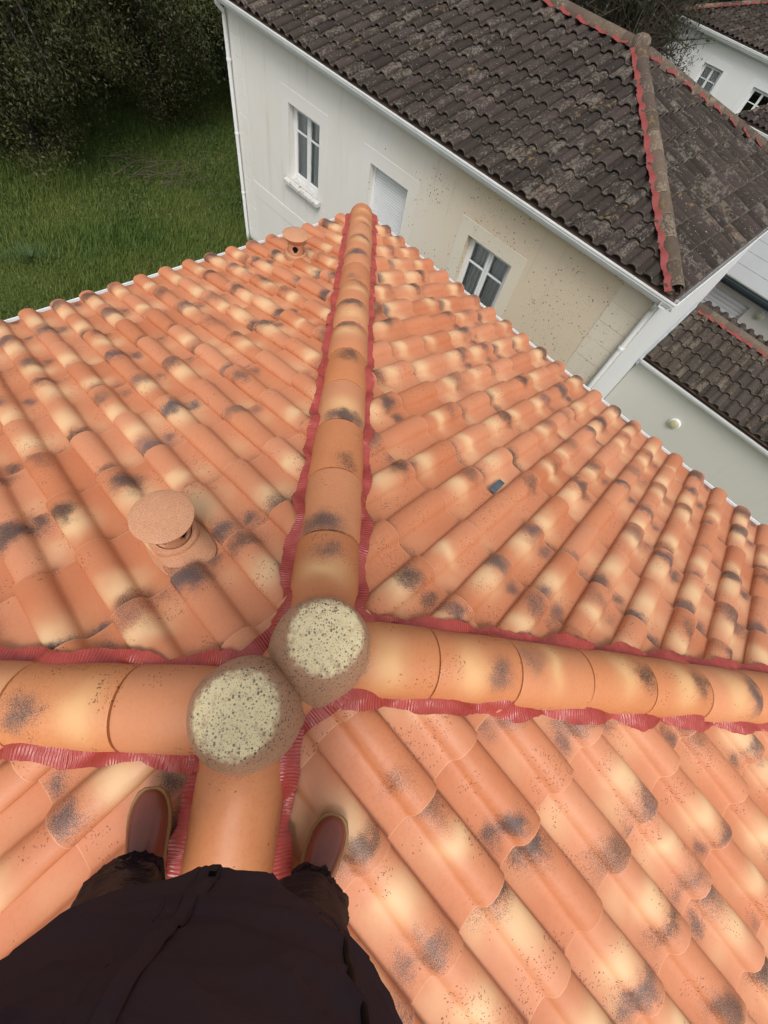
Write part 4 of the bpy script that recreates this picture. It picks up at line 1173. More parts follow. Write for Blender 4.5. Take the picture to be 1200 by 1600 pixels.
def tree(name, label, x, y, h, rx, seed, nclump, per, lsize, mat, z0=None, low=0.0, group='trees at the edge of the lawn', bare=False, cat='tree'):
    rg = np.random.default_rng(seed); rr_ = random.Random(seed)
    z0 = ground_z(x, y) if z0 is None else z0
    t = thing(name, label, cat, (x, y, z0), 0, group)
    mb = MB(); top = h * 0.72
    pts = [(0, 0, -0.3)]; px_ = py_ = 0
    for k in range(1, 7):
        px_ += rr_.gauss(0, .12); py_ += rr_.gauss(0, .12); pts.append((px_, py_, top * k / 6))
    mb.tube(pts, [0.20 * (1 - .8 * k / 6) * (h / 7) for k in range(7)], 8)
    cen = []
    while len(cen) < nclump:
        p = rg.uniform(-1, 1, 3); q = np.linalg.norm(p)
        if q > 1 or (q < 0.55 and rg.random() < .8): continue
        bul = 1 + 0.28 * math.sin(3 * math.atan2(p[1], p[0]) + seed) * math.sin(4 * p[2] + seed) + 0.15 * math.sin(7 * p[2] + 5 * p[0])
        cz = low * h + (h * (1 - low)) * (p[2] * .5 + .5)
        wz = 1.0 if p[2] < 0.3 else 1.0
        cen.append((p[0] * rx * bul * wz, p[1] * rx * bul * wz, cz))
    for c in cen[::max(1, nclump // (60 if not bare else 150))]:
        k = rr_.randint(1, 5); a_ = Vector(pts[k]); b_ = Vector(c)
        m_ = (a_ + b_) / 2 + Vector((rr_.gauss(0, .2), rr_.gauss(0, .2), rr_.uniform(.0, .5)))
        mb.tube([a_, m_, b_], [0.055 * h / 7, 0.03 * h / 7, 0.008], 5)
        if bare:
            for _ in range(5):
                s_ = m_.lerp(b_, rr_.random()); e_ = s_ + Vector((rr_.gauss(0, .5), rr_.gauss(0, .5), rr_.gauss(.2, .5)))
                mb.tube([s_, (s_ + e_) / 2 + Vector((rr_.gauss(0, .08), rr_.gauss(0, .08), 0)), e_], [.012, .008, .003], 4)
    new_obj('trunk', mb.mesh('trunk', True, 60), t, MT['twig'] if bare else MT['bark'])
    V, Q, rn = leaf_cloud(cen, per, lsize, (0.19 * rx / 2.5, 0.19 * rx / 2.5, 0.16), rg)
    new_obj('crown', mk_tris('crown', V, Q, attr=rn), t, mat)
    return t
tree('evergreen_tree', 'dense olive green evergreen leaning in from the left picture edge', -8.9, 13.7, 7.5, 2.6, 11, 620, 150, .08, MT['leaf'])
tree('evergreen_tree', 'dark evergreen tree directly right of the leftmost one, before the lawn', -6.6, 17.2, 8.0, 2.3, 12, 560, 140, .08, MT['leaf'])
tree('evergreen_tree', 'dark leafy tree close behind the corner of the pale house', -4.3, 19.3, 8.0, 2.2, 13, 480, 130, .08, MT['leaf2'])
tree('evergreen_tree', 'dark tree filling the gap behind the two nearer evergreens', -9.2, 18.8, 9.0, 2.8, 14, 380, 90, .12, MT['leaf2'])
tree('evergreen_tree', 'tall dark tree farthest left behind the leftmost evergreen', -12.6, 13.2, 9.0, 2.8, 15, 380, 90, .12, MT['leaf2'])
tree('evergreen_tree', 'shadowed tree behind the lawn nearest the pale house roof', -3.6, 23.5, 9.0, 2.8, 16, 360, 90, .12, MT['leaf2'])
# bare and ivy-clad trees behind the neighbouring houses
wood = [(-0.5, 27.0, 7.0, 2.6), (3.2, 26.5, 7.0, 2.6), (6.8, 26.0, 7.5, 2.6), (9.6, 24.4, 7.0, 2.3), (11.6, 28.5, 8.0, 2.8), (15.5, 30.0, 8.5, 3.0), (5.0, 30.5, 8.5, 3.0), (9.0, 30.0, 8.5, 3.0)]
wl_ = ['twiggy bare tree seen left over the dark roof ridge', 'twiggy bare tree above the middle of the dark roof ridge', 'twiggy bare tree just left of the dark roof apex', 'twiggy bare tree between the dark roof apex and the distant house',
       'bare tree at the left corner of the distant house', 'bare tree behind the distant house roof', 'bare tree in the back row left of the roof apex', 'bare tree in the back row behind the roof apex']
for i, (x, y, h, r_) in enumerate(wood):
    tree('bare_tree', wl_[i], x, y, h, r_, 40 + i, 260, 26, .10, MT['leaf2'] if i % 2 else MT['leaf'], group='bare trees behind the houses', bare=True)
for i, (x, y) in enumerate([(-14, 22), (-17, 15), (-8, 26), (1, 33), (18, 26), (20, 33), (13, 36), (-1, 38), (-16, 30), (25, 22), (7, 38), (-22, 20)]):
    pass
# the far wood as one mass
rg = np.random.default_rng(77); cen = []
for i in range(1500):
    an = rad(rg.uniform(-75, 60)); d_ = rg.uniform(31, 46)
    cen.append((d_ * math.sin(an), d_ * math.cos(an), GZ + rg.uniform(0, 9.5)))
V, Q, rn = leaf_cloud(cen, 26, .34, (.8, .8, .7), rg)
new_obj('distant_wood', mk_tris('distant_wood', V, Q, attr=rn), None, MT['leaf2'], label='dark mass of woodland beyond the houses and lawn', cat='wood', kind='stuff')

# lawn blades
rg = np.random.default_rng(5)
def blades(n, xr, yr, hmin, hmax, wid, sd, mask=None):
    P = np.stack([rg.uniform(*xr, n), rg.uniform(*yr, n)], 1)
    if mask is not None: P = P[mask(P)]
    n = len(P); z = np.array([ground_z(x, y) for x, y in P])
    big = 0.5 + 0.5 * np.sin(P[:, 0] * 1.3 + 2 * np.sin(P[:, 1] * .9)) * np.cos(P[:, 1] * 1.1 + P[:, 0] * .4)
    h = rg.uniform(hmin, hmax, n) * (0.55 + 0.9 * big); an = rg.uniform(0, 6.283, n); ln = rg.uniform(.2, .9, n) * h
    la = rg.normal(0.6, 1.0, n)
    V = np.empty((n, 3, 3)); w_ = wid * rg.uniform(.7, 1.5, n)
    V[:, 0] = np.stack([P[:, 0] - w_ * np.cos(an), P[:, 1] - w_ * np.sin(an), z - .02], 1)
    V[:, 1] = np.stack([P[:, 0] + w_ * np.cos(an), P[:, 1] + w_ * np.sin(an), z - .02], 1)
    V[:, 2] = np.stack([P[:, 0] + ln * np.cos(la), P[:, 1] + ln * np.sin(la), z + h], 1)
    rn = np.repeat(np.clip(0.55 * (1 - big) + rg.uniform(0, .55, n), 0, 1), 3)
    return V.reshape(-1, 3), np.arange(3 * n).reshape(n, 3), rn
def lawn_area(P):
    d = (P[:, 0] - NP[0]) * 0.713 - (P[:, 1] - NP[1]) * 0.701          # along the neighbour's front
    f = (P[:, 0] - NP[0]) * 0.701 + (P[:, 1] - NP[1]) * 0.713
    inside = (d > -10.0) & (d < 0.2) & (f > -0.05)
    own = (np.abs((P[:, 0] - CX) + (P[:, 1] - CY)) / r2 < wl + .05) & (np.abs((P[:, 1] - CY) - (P[:, 0] - CX)) / r2 < ww + .05)
    return ~inside & ~own
V, Q, rn = blades(260000, (-13, 4), (3, 22), .06, .20, .010, 1, lawn_area)
new_obj('lawn_grass', mk_tris('lawn_grass', V, Q, attr=rn), None, MT['grass'], label='rough green grass of the lawn between house and trees', cat='grass', kind='stuff')
# leafy weeds toward the trees
cen = []
while len(cen) < 900:
    x, y = rg.uniform(-10, -2.5), rg.uniform(10, 18)
    if not lawn_area(np.array([[x, y]]))[0]: continue
    v = (y - 10) / 8 + 0.35 * math.sin(x * 1.7 + y) + rg.normal(0, .15)
    if v < .45: continue
    cen.append((x, y, ground_z(x, y) + .06 + .05 * rg.random()))
V, Q, rn = leaf_cloud(cen, 14, .055, (.22, .22, .035), rg, -0.2, .7)
new_obj('leafy_weeds', mk_tris('leafy_weeds', V, Q, attr=rn), None, MT['weed'], label='low leafy weeds spreading before the trees', cat='weeds', kind='stuff')
# pale tuft at the left edge
tc = (-7.6, 9.5); n = 700
an = rg.uniform(0, 6.283, n); rr_ = np.abs(rg.normal(0, .42, n)); P = np.stack([tc[0] + rr_ * np.cos(an) * 1.3, tc[1] + rr_ * np.sin(an)], 1)
z = np.array([ground_z(x, y) for x, y in P]); V = np.empty((n, 3, 3)); h = rg.uniform(.10, .26, n); w_ = .008
a2 = rg.uniform(0, 6.283, n)
V[:, 0] = np.stack([P[:, 0] - w_ * np.cos(a2), P[:, 1] - w_ * np.sin(a2), z], 1); V[:, 1] = np.stack([P[:, 0] + w_ * np.cos(a2), P[:, 1] + w_ * np.sin(a2), z], 1)
V[:, 2] = np.stack([P[:, 0] + h * .7 * np.cos(an), P[:, 1] + h * .7 * np.sin(an), z + h * .8], 1)
tf = new_obj('grass_tuft', mk_tris('grass_tuft', V.reshape(-1, 3), np.arange(3 * n).reshape(n, 3), attr=np.repeat(rg.random(n), 3)), None, MT['tuft'], label='pale blue green grass tuft at the left edge of the lawn', cat='grass', kind='stuff')
# heap of dry branches on the lawn
bx, by = -5.85, 13.9
br = thing('branch_heap', 'heap of dry brown branches lying on the lawn', 'branches', (bx, by, ground_z(bx, by)))
rb = random.Random(3)
for i in range(30):
    L_ = rb.uniform(.5, 1.7); a_ = rb.gauss(0.5, .6); cx_, cy_ = rb.gauss(0, .65), rb.gauss(0, .32)
    p0 = Vector((cx_ - L_ / 2 * math.cos(a_), cy_ - L_ / 2 * math.sin(a_), rb.uniform(.03, .3))); p1 = Vector((cx_ + L_ / 2 * math.cos(a_), cy_ + L_ / 2 * math.sin(a_), rb.uniform(.03, .38)))
    mb = MB(); mb.tube([p0, p0.lerp(p1, .5) + Vector((rb.gauss(0, .06), rb.gauss(0, .06), rb.uniform(0, .12))), p1], [.011, .008, .003], 5)
    new_obj('branch', mb.mesh('branch', True, 60), br, MT['drywood'])
# shrub beyond the low wing
p = NM @ Vector((2.05, 6.6, 0))
sh_ = thing('shrub', 'green shrub against the pale wall behind the low wing', 'shrub', (p.x, p.y, -6.9))
cs = []
for i in range(60):
    q = rg.normal(0, 1, 3); cs.append((q[0] * .33, q[1] * .28, 1.5 + q[2] * .55))
V, Q, rn = leaf_cloud(cs, 45, .06, (.10, .10, .10), rg, 0.1, .5)
new_obj('crown', mk_tris('crown', V, Q, attr=rn), sh_, MT['weed'])
mb = MB()
for i in range(14):
    c = cs[i]; mb.tube([(rb.gauss(0, .08), rb.gauss(0, .08), -.2), (c[0] * .5, c[1] * .5, c[2] * .5), c], [.02, .014, .004], 5)
new_obj('stems', mb.mesh('stems', True, 60), sh_, MT['bark'])

# ================================================================== the person standing astride the near hip, seen from the phone
def cloth_mat(name, c1, c2, rough, bsc, bst, sheen=0.0):
    g = G(name); co = g.objco()
    nz = g.noise(co, bsc, 4, 0.6, 0.4)
    vd, vc = g.vor2(co, 42)
    col = g.mix(g.noise(co, 5, 3), c1, c2)
    lint = g.m('MULTIPLY', g.m('LESS_THAN', vd, 0.035), g.m('GREATER_THAN', vc, 0.93))
    col = g.mix(lint, col, (0.35, 0.33, 0.32))
    g.bump(nz, bst, 0.03)
    df = g.n('ShaderNodeBsdfDiffuse'); g.put(df.inputs[0], col)
    gl = g.n('ShaderNodeBsdfGlossy'); gl.inputs['Roughness'].default_value = rough; gl.inputs[0].default_value = (0.8, 0.8, 0.85, 1)
    bn = [n_ for n_ in g.nt.nodes if n_.type == 'BUMP'][0]
    g.nt.links.new(bn.outputs[0], df.inputs['Normal']); g.nt.links.new(bn.outputs[0], gl.inputs['Normal'])
    mx = g.n('ShaderNodeMixShader'); mx.inputs[0].default_value = sheen
    g.nt.links.new(df.outputs[0], mx.inputs[1]); g.nt.links.new(gl.outputs[0], mx.inputs[2]); g.nt.links.new(mx.outputs[0], g.out.inputs['Surface'])
    return g.mat
MT['jacket'] = cloth_mat('black_jacket_cloth', (0.032, 0.0195, 0.027), (0.046, 0.028, 0.038), 0.50, 7, 0.40, 0.030)
MT['rain'] = cloth_mat('black_rain_trousers', (0.007, 0.008, 0.012), (0.012, 0.013, 0.020), 0.24, 14, 0.6, 0.07)
MT['boot'] = flat('brown_rubber', (0.215, 0.058, 0.036), 0.24, 0.45, 0.2, 14, 0.05, 60)
MT['sole'] = flat('tan_gum_sole', (0.34, 0.19, 0.075), 0.6, 0.35, 0.15, 20)
MT['skin'] = flat('skin', (0.50, 0.29, 0.20), 0.5, 0.4, 0.06, 20)
MT['hair'] = flat('dark_hair', (0.03, 0.02, 0.014), 0.6, 0.4, 0.3, 60)
MT['phone'] = flat('black_phone', (0.01, 0.01, 0.012), 0.2, 0.5)
MT['zip'] = flat('zip_black', (0.006, 0.005, 0.006), 0.6, 0.1)
bxc, byc = -0.105, -0.53
per = thing('person', 'person in black jacket, waterproof trousers and brown boots standing astride the roof hip', 'person', (bxc, byc, -0.2))
PB = Matrix.Translation((-bxc, -byc, 0.2))
def bpart(name, me, mat, parent=None, label=None):
    o = new_obj(name, me, parent or per, mat, label=label); o.matrix_local = PB if parent is None else Matrix.Identity(4); return o
def roof_plane(x, y):
    """height of the roll tops of the two near faces"""
    zz = []
    for fk in ('NR', 'NL'):
        f = FACES[fk]; zz.append(-SL * ((x - f['o'].x) * f['a'][0] + (y - f['o'].y) * f['a'][1]))
    return min(zz) + Z0 + (0.0505 + 0.022) * CF

def superellipse(cx, cy, z, a, b, n=48, e=2.4):
    r_ = []
    for k in range(n):
        t = 2 * math.pi * k / n; c, s_ = math.cos(t), math.sin(t)
        r_.append([cx + a * math.copysign(abs(c) ** (2 / e), c), cy + b * math.copysign(abs(s_) ** (2 / e), s_), z])
    return r_
# --- boots: direction from heel to toe on the roof plane
ANK = []
for heel, toe in (((-0.352, -0.640), (-0.388, -0.362)), ((0.020, -0.665), (0.098, -0.418))):
    H_, T_ = Vector(heel), Vector(toe); L_ = (T_ - H_).length; fd = (T_ - H_) / L_; sd_ = Vector((fd.y, -fd.x))
    if True:
        gx = []
    def place(lx, ly, lz):       # across, along from heel, up
        p_ = H_ + fd * ly + sd_ * lx
        return (p_.x, p_.y, roof_plane(*(H_ + fd * ly)) * 1.0 + (roof_plane(*p_) - roof_plane(*(H_ + fd * ly))) * 0.6 + lz)
    st = [(0.00, .012, .05), (0.008, .026, .07), (0.03, .036, .09), (0.07, .040, .105), (0.12, .041, .105), (0.165, .045, .092), (0.20, .049, .078), (0.235, .048, .066), (0.26, .041, .056), (0.277, .028, .046), (0.286, .012, .036)]
    k_ = L_ / 0.286
    mb = MB(); rings = []
    for y_, hw, hh in st:
        ring = []
        for i in range(24):
            t = 2 * math.pi * i / 24; c, s_ = math.cos(t), math.sin(t)
            if s_ >= 0: ring.append(place(hw * math.copysign(abs(c) ** .8, c), y_ * k_, .024 + (hh - .024) * s_ ** .85 if s_ > 0 else .024))
            else: ring.append(place(hw * math.copysign(abs(c) ** .55, c) * 1.0, y_ * k_, .024 + .016 * s_))
        rings.append(ring)
    mb.loft(rings, True, True)
    an_l = 0.075
    rings = []
    for z_, ra, rb_, off in ((.05, .041, .062, 0.0), (.10, .043, .058, 0.0), (.15, .046, .056, .002), (.20, .050, .058, .004), (.27, .054, .060, .008), (.33, .056, .062, .01)):
        rings.append([place(ra * math.cos(2 * math.pi * i / 24), an_l + off + rb_ * math.sin(2 * math.pi * i / 24), z_) for i in range(24)])
    mb.loft(rings, True, True)
    bme = mb.mesh('boot', True, 60)
    bo = bpart('boot', bme, MT['boot'])
    sub_ = bo.modifiers.new('smooth', 'SUBSURF'); sub_.levels = 1; sub_.render_levels = 1
    mb = MB(); rings = []
    out = [(y_, hw) for y_, hw, hh in st]
    for z_, ex in ((0.0, .000), (.003, .004), (.020, .0065), (.026, .004)):
        ring = [place(hw + ex, (y_ * k_) + (ex if y_ > .27 else (-ex if y_ < .01 else 0)), z_) for y_, hw in out] + [place(-hw - ex, (y_ * k_) + (ex if y_ > .27 else (-ex if y_ < .01 else 0)), z_) for y_, hw in out[::-1]]
        rings.append(ring)
    mb.loft(rings, True, True)
    new_obj('sole', mb.mesh('sole', True, 50), bo, MT['sole'])
    ANK.append(Vector(place(0, an_l, 0.14)))

# --- trousers: wrinkled legs joining at the seat
rgt = np.random.default_rng(9)
def leg_rings(path, n=90, seed=0):
    rings = []; m = len(path)
    from mathutils import noise as mn
    N = 110
    for i in range(N + 1):
        f = i / N * (m - 1); k = min(int(f), m - 2); t = f - k
        p = Vector(path[k][0]).lerp(Vector(path[k + 1][0]), t); ra = path[k][1] * (1 - t) + path[k + 1][1] * t; rb_ = path[k][2] * (1 - t) + path[k + 1][2] * t
        ring = []
        for j in range(n):
            a_ = 2 * math.pi * j / n
            low_ = max(0.0, 1 - i / N * 1.6)
            rg_ = 1 - abs(mn.noise(Vector((math.cos(a_) * 2.2 + seed, math.sin(a_) * 2.2, p.z * 22))))
            w_ = 1 + 0.13 * low_ * (rg_ ** 4 - .4) + (0.06 + 0.08 * low_) * mn.noise(Vector((math.cos(a_) * 1.6 + seed, math.sin(a_) * 1.6, p.z * 9))) + 0.07 * low_ * mn.noise(Vector((math.cos(a_) * 4 + seed, math.sin(a_) * 4, p.z * 28)))
            ring.append((p.x + ra * w_ * math.cos(a_), p.y + rb_ * w_ * math.sin(a_), p.z + 0.006 * low_ * mn.noise(Vector((a_ * 2, seed, 1)))))
        rings.append(ring)
    return rings
mb = MB()
for s_, an_ in ((-1, ANK[0]), (1, ANK[1])):
    hipx = bxc + s_ * 0.095
    kx = an_.x * 0.45 + hipx * 0.55
    path = [((an_.x, an_.y + .012, an_.z - 0.035), .070, .074), ((an_.x + .006 * s_, an_.y + .010, an_.z + .04), .080, .080), ((an_.x * .84 + kx * .16, an_.y + .012, an_.z + .14), .074, .074), ((kx, byc + .020, .30), .072, .078), ((hipx * .8 + kx * .2, byc + .02, .52), .092, .098), ((hipx, byc, .70), .105, .122), ((hipx * .7 + bxc * .3, byc, .82), .125, .135)]
    mb.loft(leg_rings(path, seed=3 + s_), False, True)
tro = bpart('trousers', mk('trousers', mb.v, mb.f, True, None, 80), MT['rain'])

# --- jacket: loft with folds, then sleeves
from mathutils import noise as mn
prof = [(.530, .188, .138, .000), (.545, .202, .150, .0), (.600, .212, .156, .0), (.68, .217, .157, .004), (.78, .214, .156, .010), (.88, .212, .152, .012), (.98, .216, .146, .008), (1.08, .222, .140, .0), (1.17, .222, .128, -.008), (1.235, .200, .108, -.012), (1.275, .150, .088, -.012), (1.305, .095, .076, -.008), (1.335, .078, .074, -.002), (1.385, .080, .078, .004)]
def fold(x, y, z_):
    u = mn.noise(Vector((x * 4, y * 4, z_ * 3)))
    r1 = 1 - abs(mn.noise(Vector((x * 5 + z_ * 4, y * 5, z_ * 9 - x * 6))))
    r2_ = 1 - abs(mn.noise(Vector((x * 9 - z_ * 5, y * 9 + 3, z_ * 12 + x * 9))))
    return 1 + 0.020 * u + 0.075 * (r1 ** 5 - .35) + 0.030 * (r2_ ** 6 - .25)
rings = []; n = 150; N = 130
for i in range(N + 1):
    f = i / N * (len(prof) - 1); k = min(int(f), len(prof) - 2); t = f - k
    z_, a_, b_, oy = [prof[k][q] * (1 - t) + prof[k + 1][q] * t for q in range(4)]
    ring = superellipse(bxc, byc + oy, z_, a_, b_, n, 2.1)
    for j, p_ in enumerate(ring):
        dx, dy = p_[0] - bxc, p_[1] - byc
        w_ = fold(dx, dy, z_)
        p_[0] = bxc + dx * w_; p_[1] = byc + dy * w_
        if z_ < .66: p_[2] += 0.022 * mn.noise(Vector((dx * 9, dy * 9, 4.0))) * (0.66 - z_) / .12 + 0.03 * (abs(dx) / .22) ** 2 * (0.66 - z_) / .12
    rings.append(ring)
mb = MB(); mb.loft(rings, False, False)
for s_, el, wr in ((1, (.185, -.545, .985), (.088, -.345, 1.150)), (-1, (-.385, -.540, .985), (-.135, -.335, 1.155))):
    sh0 = (bxc + s_ * .175, byc - .01, 1.235)
    pts = [(bxc + s_ * .11, byc - .012, 1.225), sh0, tuple(Vector(sh0).lerp(Vector(el), .5) + Vector((s_ * .02, -.01, 0))), el, tuple(Vector(el).lerp(Vector(wr), .5)), tuple(Vector(el).lerp(Vector(wr), .97))]
    mb.tube(pts, [.085, .088, .074, .066, .055, .045], 20)
jk = bpart('jacket', mk('jacket', mb.v, mb.f, True, None, 80), MT['jacket'])
# zip and placket, following the front of the jacket
def front_y(z_, x_=None):
    z0s = [p[0] for p in prof]; b_ = float(np.interp(z_, z0s, [p[2] for p in prof])); oy = float(np.interp(z_, z0s, [p[3] for p in prof])); a_ = float(np.interp(z_, z0s, [p[1] for p in prof]))
    x = (x_ if x_ is not None else bxc) - bxc
    y = b_ * (1 - min(.99, abs(x) / a_) ** 2.1) ** (1 / 2.1) + oy
    w_ = fold(x, y, z_)
    return byc + y * w_
zp = np.linspace(.548, 1.36, 60)
mb = MB(); mb.loft([[(bxc + dx * .007, front_y(z_) + dy * .004 + .001, z_) for dx, dy in ((-1, 0), (-.7, .8), (.7, .8), (1, 0), (0, -.8))] for z_ in zp], True, True)
zo = new_obj('zip', mb.mesh('zip', True, 50), jk, MT['jacket'])
mb = MB()
for sx in (-.022,):
    mb.tube([(bxc + sx, front_y(z_, bxc + sx) - .0008, z_) for z_ in zp], .0022, 6)
new_obj('seam', mb.mesh('seam', True, 60), jk, MT['jacket'])
mb = MB(); mb.tube([(bxc + .150 + .03 * (z_ - .6), front_y(z_, bxc + .150 + .03 * (z_ - .6)) + .0005, z_) for z_ in np.linspace(.62, .86, 24)], .0035, 6)
new_obj('pocket_zip', mb.mesh('pocket_zip', True, 60), jk, MT['zip'])
mb = MB(); mb.box(bxc - .004, bxc + .004, front_y(.57) + .003, front_y(.57) + .007, .560, .588); new_obj('zip_pull', mb.mesh('zip_pull', False), jk, MT['zip'])

# --- phone just behind the lens, held by both hands
cx_, cy_, cz_ = Vector(CAMX), Vector(CAMY), Vector(CAMZ)
ph_c = Vector(CAMP) + cz_ * 0.014 - cy_ * 0.052 - cx_ * 0.018
PHM = Matrix(((cx_.x, cy_.x, cz_.x, ph_c.x), (cx_.y, cy_.y, cz_.y, ph_c.y), (cx_.z, cy_.z, cz_.z, ph_c.z), (0, 0, 0, 1)))
mb = MB(); rr_ = []
for z_, ins in ((-.004, .002), (-.0035, 0), (.0035, 0), (.004, .002)):
    ring = []
    for (qx, qy, a0) in ((1, 1, 0), (-1, 1, 90), (-1, -1, 180), (1, -1, 270)):
        for s_ in range(5):
            an = rad(a0 + 22.5 * s_); ring.append((qx * (.0365 - .010) + (.010 - ins) * math.cos(an), qy * (.077 - .010) + (.010 - ins) * math.sin(an), z_))
    rr_.append(ring)
mb.loft(rr_, True, True)
pho = new_obj('phone', mb.mesh('phone', True, 40), None, MT['phone'], label='black phone held in both hands in front of the jacket', cat='phone')
pho.matrix_local = PHM
mb = MB(); mb.box(-.0335, .0335, -.073, .073, .0041, .0046); new_obj('screen', mb.mesh('screen', False), pho, flat('screen_glass', (0.02, 0.022, 0.025), 0.08, 0.5))

# --- body: one mesh grown with skin modifiers
def skin_chain(verts, edges, rads, lev=1):
    me = bpy.data.meshes.new('tmp'); me.from_pydata([tuple(v) for v in verts], edges, [])
    o = bpy.data.objects.new('tmp', me); COL.objects.link(o)
    bm = bmesh.new(); bm.from_mesh(me); sk = bm.verts.layers.skin.verify(); bm.verts.ensure_lookup_table()
    for v, r_ in zip(bm.verts, rads): v[sk].radius = (r_, r_) if not isinstance(r_, tuple) else r_
    bm.verts[0][sk].use_root = True
    bm.to_mesh(me); bm.free()
    o.modifiers.new('skin', 'SKIN'); s_ = o.modifiers.new('sub', 'SUBSURF'); s_.levels = lev; s_.render_levels = lev
    dg = bpy.context.evaluated_depsgraph_get(); ev = o.evaluated_get(dg); m2 = ev.to_mesh()
    V = [tuple(v.co) for v in m2.vertices]; F = [tuple(p.vertices) for p in m2.polygons]
    ev.to_mesh_clear(); bpy.data.objects.remove(o); bpy.data.meshes.remove(me)
    return V, F
sk_v = [(bxc, byc, .78), (bxc, byc, .92), (bxc, byc, 1.06), (bxc, byc - .01, 1.19), (bxc, byc - .005, 1.30), (bxc, byc + .02, 1.37)]
sk_e = [(0, 1), (1, 2), (2, 3), (3, 4), (4, 5)]; sk_r = [.125, .115, .12, .11, .052, .05]
WR = []
for s_, an_, el, wr in ((1, ANK[1], (.185, -.545, .985), (.088, -.345, 1.150)), (-1, ANK[0], (-.385, -.540, .985), (-.135, -.335, 1.155))):
    b = len(sk_v)
    sk_v += [(bxc + s_ * .165, byc - .01, 1.225), el, wr]; sk_e += [(3, b), (b, b + 1), (b + 1, b + 2)]; sk_r += [.058, .040, .027]
    WR.append((s_, Vector(wr)))
    b = len(sk_v)
    hipx = bxc + s_ * .095; kx = an_.x * .45 + hipx * .55
    sk_v += [(hipx, byc, .70), (kx, byc + .045, .30), (an_.x, an_.y, an_.z - .03)]; sk_e += [(0, b), (b, b + 1), (b + 1, b + 2)]; sk_r += [.082, .052, .036]
BV, BF = skin_chain(sk_v, sk_e, sk_r, 1)
def addm(V, F):
    b = len(BV); BV.extend(V); BF.extend([tuple(i + b for i in f) for f in F])
# hands: palm beside each long phone edge, fingers curled round the back, thumb on the screen side
for s_, wr in WR:
    def L(x, y, z): return PHM @ Vector((s_ * x, y, z))
    palm0 = L(.058, -.075, .030); palm1 = L(.055, -.020, .020)
    V, F = skin_chain([wr, wr.lerp(palm0, .5), palm0, palm0.lerp(palm1, .5), palm1], [(0, 1), (1, 2), (2, 3), (3, 4)], [.026, .026, (.030, .017), (.036, .016), (.030, .014)], 1); addm(V, F)
    for k, (yy, ln) in enumerate(((.008, .9), (-.014, 1.0), (-.036, .95), (-.056, .78))):
        pts = [L(.054, yy - .004, .016), L(.052, yy, -.002), L(.040, yy, -.0125), L(.040 - .030 * ln, yy + .002, -.0130), L(.040 - .044 * ln, yy + .003, -.0120)]
        V, F = skin_chain(pts, [(0, 1), (1, 2), (2, 3), (3, 4)], [.0095, .009, .0085, .0080, .0065], 1); addm(V, F)
    pts = [palm0.lerp(palm1, .3), L(.047, -.040, .026), L(.032, -.015, .0185), L(.024, .004, .0145)]
    V, F = skin_chain(pts, [(0, 1), (1, 2), (2, 3)], [.014, .0115, .010, .0080], 1); addm(V, F)
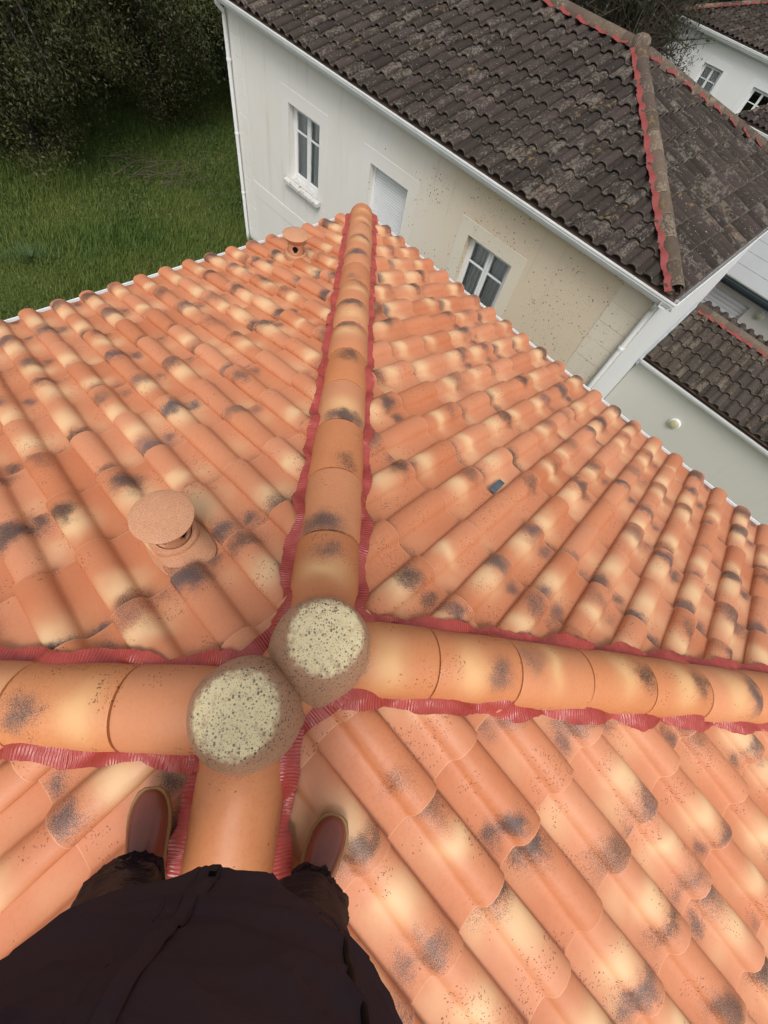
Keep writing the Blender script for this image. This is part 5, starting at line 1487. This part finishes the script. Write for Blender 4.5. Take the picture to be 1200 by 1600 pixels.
# head looking down at the phone
hc = Vector((bxc, byc + .045, 1.475)); Rh = Matrix.Rotation(rad(-32), 3, 'X')
hv = []; hfc = []; nu, nv = 32, 24
for j in range(nv + 1):
    ph_ = math.pi * j / nv
    for i in range(nu):
        th = 2 * math.pi * i / nu
        x, y, z_ = math.sin(ph_) * math.cos(th), math.sin(ph_) * math.sin(th), math.cos(ph_)
        px_, py_, pz_ = .076 * x, .096 * y, .118 * z_
        if z_ < -.1: px_ *= 1 + .30 * (z_ + .1); py_ *= (1 + .10 * (z_ + .1)) if y > 0 else (1 + .35 * (z_ + .1))
        if y > .3:
            fx, fz = px_ / .018, (pz_ + .012) / .030
            py_ += .024 * math.exp(-fx * fx - fz * fz * (1 if fz < 0 else .35))                     # nose
            for sx in (-1, 1):
                ex, ez2 = (px_ - sx * .032) / .017, (pz_ - .012) / .012; py_ -= .010 * math.exp(-ex * ex - ez2 * ez2)   # eye sockets
            mx, mz = px_ / .026, (pz_ + .058) / .006; py_ += .006 * math.exp(-mx * mx - ((pz_ + .051) / .006) ** 2) + .006 * math.exp(-mx * mx - ((pz_ + .064) / .006) ** 2)
            py_ += .010 * math.exp(-(px_ / .025) ** 2 - ((pz_ + .098) / .016) ** 2)
        hv.append(tuple(hc + Rh @ Vector((px_, py_, pz_))))
for j in range(nv):
    for i in range(nu): hfc.append((j * nu + i, (j + 1) * nu + i, (j + 1) * nu + (i + 1) % nu, j * nu + (i + 1) % nu))
addm(hv, hfc)
for sx in (-1, 1):                               # ears
    ring = []
    m_ = MB(); rings = []
    for r_, o_ in ((1.0, 0.0), (1.0, .010), (.82, .014), (.6, .008)):
        rings.append([tuple(hc + Rh @ Vector((sx * (.070 + o_), -.008 + .017 * r_ * math.cos(a_) - .006 * (o_ / .014), .0 + .031 * r_ * math.sin(a_)))) for a_ in np.linspace(0, 2 * math.pi, 14, endpoint=False)])
    m_.loft(rings, False, True); addm(m_.v, m_.f)
bod = bpart('body', mk('body', BV, BF, True, None, 80), MT['skin'])
# eyes and hair
for sx in (-1, 1):
    mb = MB(); c_ = hc + Rh @ Vector((sx * .032, .078, .012)); mb.lathe([(.001, -.011), (.008, -.008), (.011, 0), (.008, .008), (.001, .011)], 14, c_)
    new_obj('eye', mb.mesh('eye', True, 80), bod, MT['white'])
hv = []; hfc = []
for j in range(14):
    ph_ = rad(104) * j / 13
    for i in range(nu):
        th = 2 * math.pi * i / nu; lim = 1.0 if math.sin(th) < .35 else .62
        p_ = ph_ * lim; x, y, z_ = math.sin(p_) * math.cos(th), math.sin(p_) * math.sin(th), math.cos(p_)
        w_ = 1.09 + .03 * mn.noise(Vector((x * 5, y * 5, z_ * 5)))
        hv.append(tuple(hc + Rh @ Vector((.076 * x * w_, .096 * y * w_ - .004, .118 * z_ * w_))))
for j in range(13):
    for i in range(nu): hfc.append((j * nu + i, (j + 1) * nu + i, (j + 1) * nu + (i + 1) % nu, j * nu + (i + 1) % nu))
bpart('hair', mk('hair', hv, hfc, True, None, 80), MT['hair'])
